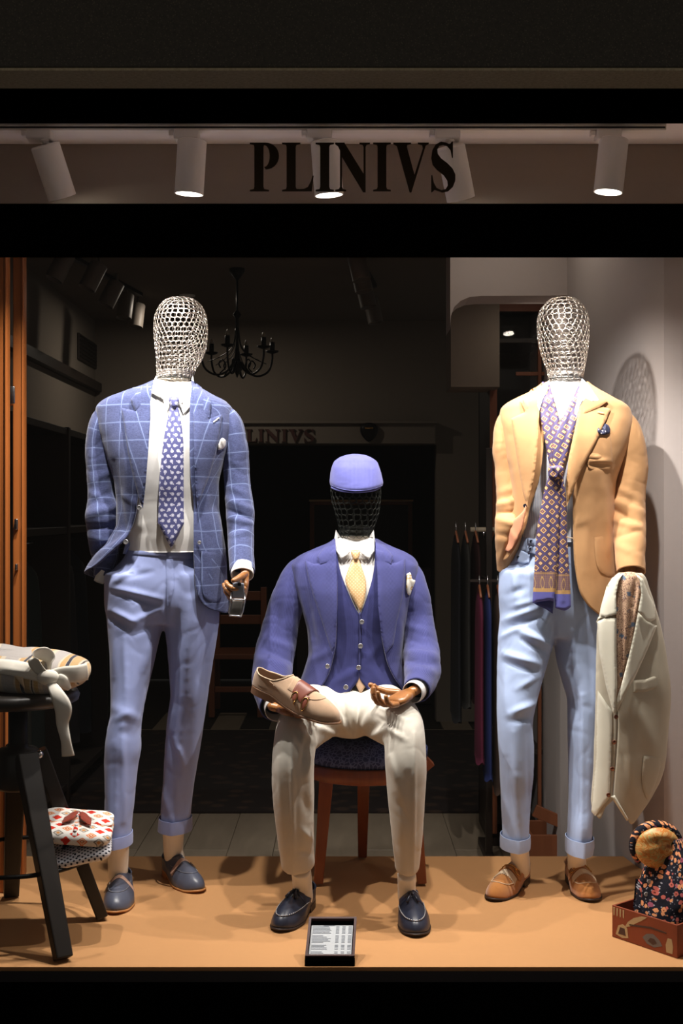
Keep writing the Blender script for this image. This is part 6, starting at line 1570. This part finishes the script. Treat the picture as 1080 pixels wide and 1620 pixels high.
# ------------------------------------------------------------------ tall black stool at the left with its goods
def tall_stool():
    ts = empty('tall_stool', (-.93, 3.50, 0), 'tall black industrial stool with footring at the left edge', 'stool')
    cx, cy = -.925, 3.50
    zs = zof(1091, 3.50)
    obj('seat', lathe([(.001, zs-.040), (.150, zs-.040), (.170, zs-.030), (.174, zs-.016), (.168, zs-.004), (.15, zs), (.001, zs)], (cx, cy, 0), 56), M['black_wood'], ts)
    obj('post', lathe([(.001, .42), (.027, .42), (.027, zs-.04), (.001, zs-.04)], (cx, cy, 0), 28), M['black_metal'], ts)
    obj('hub', lathe([(.001, .40), (.055, .40), (.066, .41), (.066, .50), (.052, .515), (.03, .52), (.03, .528), (.001, .528)], (cx, cy, 0), 28), M['black_wood'], ts)
    feet = [((-.735, 3.235), .0), ((-.700, 3.575), .0), ((-1.16, 3.42), .0), ((-1.02, 3.78), .0)]
    for (fx, fy), _ in feet:
        dv = Vector((fx-cx, fy-cy, 0)); u = dv.normalized()
        obj('leg', beam((fx, fy, .009), (cx+u.x*.058, cy+u.y*.058, .505), .046, .034, .060, .045, side=Vector((-u.y, u.x, 0)), bev=.004), M['black_wood'], ts, smooth=False)
    zr = .205
    R = .205
    obj('foot_ring', tube([(cx+R*math.cos(2*PI*k/64), cy+R*math.sin(2*PI*k/64), zr) for k in range(64)], .0065, 8, closed=True, caps=False)[:2], M['black_metal'], ts)
    for k in range(2): obj('bolt', sphere((cx+.185*math.cos(-.95-k*1.9), cy+R*math.sin(-.95), zr-.004), .005, 10, 6), M['steel'], ts)
    obj('hub_bolt', sphere((cx+.066, cy-.02, .50), .012, 12, 8), M['steel'], ts)
    return cx, cy, zs, zr
cx, cy, zs, zr = tall_stool()
def pillow(w, l, h, nz=.004, nu=64, nv=30, e=5.5, seed=0):
    """folded garment: soft rounded slab, local coords, uv in metres"""
    V = []; U = []
    for j in range(nv):
        ph = -PI/2+PI*j/(nv-1); cz = math.copysign(abs(math.sin(ph))**.9, math.sin(ph)); cr = max(1e-4, math.cos(ph)**.45)
        for i in range(nu):
            th = 2*PI*i/nu; c, s = math.cos(th), math.sin(th)
            x = w/2*cr*math.copysign(abs(c)**(2/e), c); y = l/2*cr*math.copysign(abs(s)**(2/e), s); z = h/2*cz
            n = noise.noise(Vector((x*14+seed, y*14, z*25)))*nz
            V.append((x, y, z+n)); U.append((x, y*1.0+z))
    F = [tuple(reversed(f)) for f in gridfaces(nv, nu)]; F = [tuple(reversed(f)) for f in F]
    F += [tuple(reversed(range(nu))), tuple((nv-1)*nu+k for k in range(nu))]
    return V, F, U
def folded_shirt(name, c, w, l, h, rot, m, label, cat, grp=None, inner=None, seed=0, collar=True):
    t = empty(name, c, label, cat, grp); R = Matrix.Translation(Vector(c)) @ rot.to_4x4()
    bod = pillow(w, l, h, .004, seed=seed)
    V = [tuple(R @ Vector(v)) for v in bod[0]]
    obj('folded_body', (V, bod[1], bod[2]), m, t)
    V2, F2, U2 = pillow(w*.98, l*.55, h*.5, .003, seed=seed+5); T2 = R @ Matrix.Translation((0.0, l*.18, h*.36))
    obj('folded_layer', ([tuple(T2 @ Vector(v)) for v in V2], F2, [(u[0]+.013, u[1]+.007) for u in U2]), m, t)
    bv = BVHTree.FromPolygons([Vector(v) for v in bod[0]], bod[1])
    def ray(x, y):
        h_ = bv.ray_cast(Vector((x, y, .5)), Vector((0, 0, -1)))
        p = h_[0] if h_[0] is not None else Vector((x, y, h*.1)); return R @ p, (R.to_3x3() @ Vector((0, 0, 1)))
    if collar:
        for s in (-1, 1):
            pg = [(0, l*.10), (s*w*.05, -l*.16), (s*w*.20, -l*.28), (s*w*.19, -l*.02), (s*w*.10, l*.12)]
            obj('collar', drape(pg, ray, .002, .006, .006, .006, curl=lambda x, y: .006+.010*math.exp(-(abs(x)/(w*.10))**2), uv=lambda x, y, p: (x*.9+.01, y+.02*s)), inner or m, t)
        obj('placket', drape([(-w*.03, -l*.08), (w*.03, -l*.08), (w*.03, -l*.47), (-w*.03, -l*.47)], ray, .0005, .002, .006, .003, uv=lambda x, y, p: (x+.003, y)), m, t)
        for yy in (-.24, -.40):
            p, o = ray(0, l*yy); q = Vector((0, 0, 1)).rotation_difference(o).to_matrix().to_4x4()
            obj('button', xf(lathe([(.0006, 0), (.005, 0), (.0052, .0015), (.0006, .0018)], nu=12), Matrix.Translation(p+o*.003) @ q), M['stitch_white'], t)
    return t
from mathutils import Euler
zt_ = zr+.0075
folded_shirt('folded_shirt', (-.742, 3.448, zt_+.026), .19, .165, .046, Euler((math.radians(8), math.radians(-9), math.radians(9))).to_matrix(), M['polka'], 'folded white shirt with black polka dots lying on the stool footring', 'shirt', 'folded shirts on the stool footring', inner=cloth('navy_inner', (40, 40, 56)), seed=2)
folded_shirt('folded_shirt', (-.745, 3.45, zt_+.085), .20, .17, .052, Euler((math.radians(9), math.radians(6), math.radians(7))).to_matrix(), M['ikat'], 'folded red, orange and grey ikat shirt on top of the polka-dot shirt', 'shirt', 'folded shirts on the stool footring', inner=cloth('rust_inner', (150, 66, 50)), seed=7)
# striped knit bundle with ribbon on the stool seat
def bundle():
    c = Vector((cx-.005, cy-.01, zs+.058)); t = empty('knit_bundle', (c.x, c.y, zs), 'rolled striped knit scarf tied with cream ribbon on the tall stool seat', 'scarf')
    bod = pillow(.43, .21, .105, .008, 72, 36, 2.8, 3)
    R = Matrix.Translation(c) @ Euler((math.radians(6), math.radians(2), math.radians(-6))).to_matrix().to_4x4()
    obj('knit_roll', ([tuple(R @ Vector(v)) for v in bod[0]], bod[1], bod[2]), M['knit'], t)
    b2 = pillow(.25, .17, .05, .006, 60, 26, 2.3, 9); R2 = R @ Matrix.Translation((-.045, -.012, .034)) @ Euler((.06, .02, .15)).to_matrix().to_4x4()
    obj('knit_fold', ([tuple(R2 @ Vector(v)) for v in b2[0]], b2[1], [(u[0]*.3, u[1]) for u in b2[2]]), M['knit'], t)
    bv = bvh_of([tuple(R @ Vector(v)) for v in bod[0]]+[tuple(R2 @ Vector(v)) for v in b2[0]], [list(f) for f in bod[1]]+[[i+len(bod[0]) for i in f] for f in b2[1]])
    ray = camray(bv, 3.42); rb = M['ribbon']
    k = obj('ribbon_band', drape(smooth_poly([(-40, 1044), (10, 1043), (50, 1050), (70, 1062), (68, 1078), (40, 1074), (0, 1066), (-40, 1066)]), ray, .002, .004, 2.6, 3, strokes=[(0, 1056, 60, 1066, 4, 3)]), rb, t)
    def ribbon(path, w0, wd, m=rb, name='ribbon_loop', par=t):
        a = catmull([(*p, w) for p, w in zip(path, w0)], 40); V = []; wd = Vector(wd)
        for i in range(40):
            p = Vector(a[i][:3]); tg = (Vector(a[min(i+1, 39)][:3])-Vector(a[max(i-1, 0)][:3])).normalized(); w = (wd-tg*wd.dot(tg)).normalized()
            nn = tg.cross(w)
            for q in range(7):
                s = q/6*2-1; V.append(tuple(p+w*s*a[i][3]+nn*.004*(1-s*s)))
        o = obj(name, (V, gridfaces(40, 7, closed=False)), m, par); solidify(o, .0018, 0); return o
    d = 3.37
    ribbon([P(76, 1070, d), P(60, 1058, d-.01), P(52, 1040, d-.012), P(66, 1033, d), P(77, 1044, d+.02), P(78, 1062, d+.01), P(78, 1070, d)], [.010, .020, .026, .024, .024, .018, .010], (.35, -.45, .6))
    ribbon([P(82, 1066, d), P(100, 1066, d-.006), P(122, 1066, d), P(138, 1062, d+.02)], [.012, .020, .024, .024], (.1, 0, 1))
    ribbon([P(84, 1072, d-.005), P(98, 1078, d-.012), P(110, 1090, d-.004)], [.012, .018, .006], (.4, 0, 1))
    obj('ribbon_knot', (sphere(P(77, 1072, d-.006), 1, 20, 14, (.032, .020, .022))), rb, t)
    ribbon([P(80, 1080, d-.012), P(90, 1098, d-.04), P(100, 1120, d-.050), P(99, 1145, d-.045), P(104, 1170, d-.05), P(108, 1196, d-.045)], [.012, .018, .024, .017, .014, .018], (1, -.1, -.05), name='ribbon_tail')
    obj('label_card', drape([(22, 1069), (36, 1070), (40, 1092), (34, 1084)], ray, .004, .003, 2, 1.5), M['fringe'], t)
bundle()

# ------------------------------------------------------------------ price sign in front
def price_sign():
    t = empty('price_sign', (xof(522, 3.24), 3.235, 0), 'small framed price list on a dark stand in front of the seated mannequin', 'sign')
    A = [(482.5, 1523, 3.215), (560.5, 1523, 3.215), (564, 1454, 3.30), (489, 1454, 3.30)]   # bl br tr tl
    bl, br, tr_, tl = [P(*q) for q in A]
    zt = tl.z
    # keep the frame upright planar: leaning back
    bl.z = br.z = .018; nrm = (br-bl).cross(tl-bl).normalized()
    if nrm.y > 0: nrm = -nrm
    def q(u, v, w): return bl*(1-u)*(1-v)+br*u*(1-v)+tl*(1-u)*v+tr_*u*v+nrm*w
    def slab(u0, u1, v0, v1, w0, w1): return hexa([q(u0, v0, w0), q(u1, v0, w0), q(u1, v0, w1), q(u0, v0, w1)], [q(u0, v1, w0), q(u1, v1, w0), q(u1, v1, w1), q(u0, v1, w1)])
    for a in ((0, 1, .955, 1), (0, 1, 0, .04), (0, .05, .04, .955), (.95, 1, .04, .955)):
        obj('frame_bar', slab(*a, -.004, .012), M['frame_red'], t, smooth=False)
    obj('backing', slab(.05, .95, .04, .955, -.006, -.002), M['frame_black'], t, smooth=False)
    obj('paper', slab(.065, .93, .05, .84, -.0015, -.0005), M['paper'], t, smooth=False)
    rnd = random.Random(5); ln = []
    for k in range(21):
        v = .80-.034*k
        if k in (6, 13, 18): continue
        ln.append(slab(.10, .10+rnd.uniform(.22, .40), v, v+.012, -.0004, .0001))
        for c0 in (.58, .71, .84): ln.append(slab(c0, c0+.07, v, v+.012, -.0004, .0001))
    ln.append(slab(.32, .55, .822, .832, -.0004, .0001))
    obj('printed_lines', join(*ln), M['ink'], t, smooth=False, kind='stuff')
    obj('stand', box(bl.x-.001, br.x+.001, 3.205, 3.28, .0005, .017, .002), M['frame_black'], t, smooth=False)
price_sign()

# ------------------------------------------------------------------ box with floral shirt and orange silk roll at the right
def gift_box():
    t = empty('wooden_box', (.86, 3.42, 0), 'reddish wooden box printed with old travel items at the right corner', 'box')
    fl = P(968, 1482, 3.2*720/672); fr = P(1071, 1517, 3.2*720/707); fl.z = fr.z = .001
    v = (fr-fl); n = Vector((-v.y, v.x, 0)).normalized()     # pointing back
    if n.y < 0: n = -n
    H = .088; dep = .20; u = v.normalized(); th = .006
    def slab(a, b, z0, z1, m, nm, thk=th):
        a = Vector(a); b = Vector(b); w = Vector((-(b-a).y, (b-a).x, 0)).normalized()*thk
        return obj(nm, hexa([a+Vector((0, 0, z0)), b+Vector((0, 0, z0)), b+w+Vector((0, 0, z0)), a+w+Vector((0, 0, z0))], [a+Vector((0, 0, z1)), b+Vector((0, 0, z1)), b+w+Vector((0, 0, z1)), a+w+Vector((0, 0, z1))], .0008), m, t, smooth=False)
    bx = mat('red_brown_box', rough=.55, pat=woodp((112, 52, 32), (146, 72, 44), 12))
    f = slab(fl, fr, 0, H, bx, 'front_side'); slab(fl+n*dep, fr+n*dep, 0, H, bx, 'back_side')
    slab(fl+n*th, fl+n*(dep), 0, H, bx, 'left_side', -th); slab(fr+n*th, fr+n*dep, 0, H, bx, 'right_side')
    obj('bottom', hexa([fl+n*th, fr+n*th, fr+n*dep, fl+n*dep], [q+Vector((0, 0, .005)) for q in (fl+n*th, fr+n*th, fr+n*dep, fl+n*dep)]), bx, t, smooth=False)
    # printed pictures: fork, quill, jar, camera, vase (flat print on the front)
    L = v.length
    def pr(s, z, w=.0007): return fl+u*(s*L)+Vector((0, 0, z*H))-n*w
    def flat(pts, m, nm='print', w=.0007):
        V = [tuple(pr(a, b, w)) for a, b in pts]; k = len(V)
        V += [tuple(pr(a, b, 0)) for a, b in pts]
        return obj(nm, (V, [tuple(range(k)), tuple(range(2*k-1, k-1, -1))]+[(i, i+k, (i+1) % k+k, (i+1) % k) for i in range(k)]), m, f, smooth=False)
    pc = mat('print_cream', (176, 150, 110), rough=.6); pd = mat('print_dark', (74, 52, 44), rough=.6); pg = mat('print_grey', (104, 96, 92), rough=.6)
    for k in range(4): flat([(.02+.05*k, .95), (.045+.05*k, .95), (.04+.05*k, .72), (.03+.05*k, .68), (.022+.05*k, .72)], pc)
    flat([(.20, .42), (.25, .62), (.34, .80), (.46, .93), (.55, .95), (.48, .82), (.38, .66), (.28, .50)], pc)
    flat([(.06, .12), (.10, .42), (.17, .50), (.24, .42), (.26, .12), (.16, .06)], pc); flat([(.10, .16), (.13, .38), (.20, .38), (.22, .16)], pd, w=.0011)
    flat([(.48, .30), (.54, .44), (.64, .50), (.74, .36), (.78, .22), (.66, .10), (.55, .14)], pg); flat([(.56, .24), (.60, .36), (.66, .36), (.70, .26), (.64, .17)], pd, w=.0011)
    flat([(.84, .08), (.83, .3), (.86, .52), (.92, .52), (.94, .30), (.93, .08)], pc)
    flat([(.27, .57), (.60, .70), (.84, .68), (.84, .64), (.60, .64), (.28, .52)], pd)
    # floral shirt standing folded in the box
    fs_ = empty('folded_shirt', tuple((fl+fr)/2+n*.10), 'dark floral shirt with orange blossoms folded upright in the wooden box', 'shirt')
    cpt = (fl+fr)/2+n*.10
    rows = []
    V = []; U = []; nr, nc = 44, 64
    for j in range(nr):
        s = j/(nr-1); z = .008+.275*s
        hw = float(hermite([0, .25, .45, .62, .80, 1], [.082, .092, .098, .084, .066, .030], s)); hd = float(hermite([0, .3, .6, 1], [.078, .072, .055, .018], s))
        sh = -.004+.018*s
        for i in range(nc):
            a = 2*PI*i/nc; c, q = math.cos(a), math.sin(a)
            p = cpt+u*(hw*math.copysign(abs(c)**.8, c)+sh)+n*(hd*math.copysign(abs(q)**.8, q)+.02*s)
            k = noise.noise(Vector((p.x*16, p.y*16, z*16)))*.010
            V.append((p.x+u.x*k*c, p.y-abs(k)*(q < 0), z)); U.append((a*.08, z))
    F = gridfaces(nr, nc); F += [tuple(range(nc)), tuple((nr-1)*nc+k for k in reversed(range(nc)))]
    bo = obj('folded_body', (V, F, U), M['floral'], fs_)
    ray = camray(bvh_of(V, F), 3.45)
    obj('placket', drape([(1005, 1390), (1016, 1392), (1012, 1440), (1001, 1436)], ray, .001, .003, 2, 2, uv=lambda x, y, p: (p.x*1.1, p.z)), M['floral'], fs_)
    for q in ((1021, 1414), (1026, 1394)): button(ray, q[0], q[1], .006, M['stitch_white'], fs_, .004)
    # collar roll around the silk
    dd = 3.40; cc = P(1040, 1341, dd); r = .064
    VF = tube([cc+Vector((r*math.cos(q), .012, r*.90*math.sin(q))) for q in [math.radians(-15+k*7.5) for k in range(0, 33)]], [.010+.006*math.sin(PI*k/32) for k in range(33)], 12)
    obj('collar_roll', (VF[0], VF[1], [(v[0]*1.1+v[1], v[2]*1.1) for v in VF[0]]), M['floral'], fs_)
    sk = empty('silk_roll', tuple(cc), 'round roll of orange paisley silk tucked in the collar of the floral shirt', 'silk')
    V = []; U = []; nr, nc = 20, 48
    for j in range(nr):
        s = j/(nr-1); rr_ = .063*math.sin(s*PI/2); y = -.026*math.cos(s*PI/2)**1.0
        for i in range(nc):
            a = 2*PI*i/nc; w = noise.noise(Vector((rr_*math.cos(a)*22, 3, rr_*math.sin(a)*34)))*.014*(1-s**3)
            V.append((cc.x+max(rr_, .0005)*math.cos(a), cc.y+y+w, cc.z+max(rr_, .0005)*.92*math.sin(a))); U.append((rr_*math.cos(a), rr_*math.sin(a)))
    b0 = (nr-1)*nc
    V += [(v[0], cc.y+.03, v[2]) for v in V[b0:]]; U += U[b0:]
    F = gridfaces(nr+1, nc); F += [tuple(range(nc)), tuple(nr*nc+k for k in reversed(range(nc)))]
    obj('silk_cloth', (V, F, U), M['swirl'], sk)
gift_box()

# crisp cloth edges: sharp shading only at the rims of the laid-on panels
for o in list(COL.objects):
    if o.type == 'MESH' and o.name.split('.')[0] in ('lapel', 'collar', 'pocket', 'breast_pocket', 'patch_pocket', 'welt_pocket', 'front_panel', 'waistband', 'fly', 'placket', 'shirt_collar', 'strap', 'fringe', 'tongue', 'pocket_flap', 'side_tab', 'tie_end'):
        auto_smooth(o, 52)
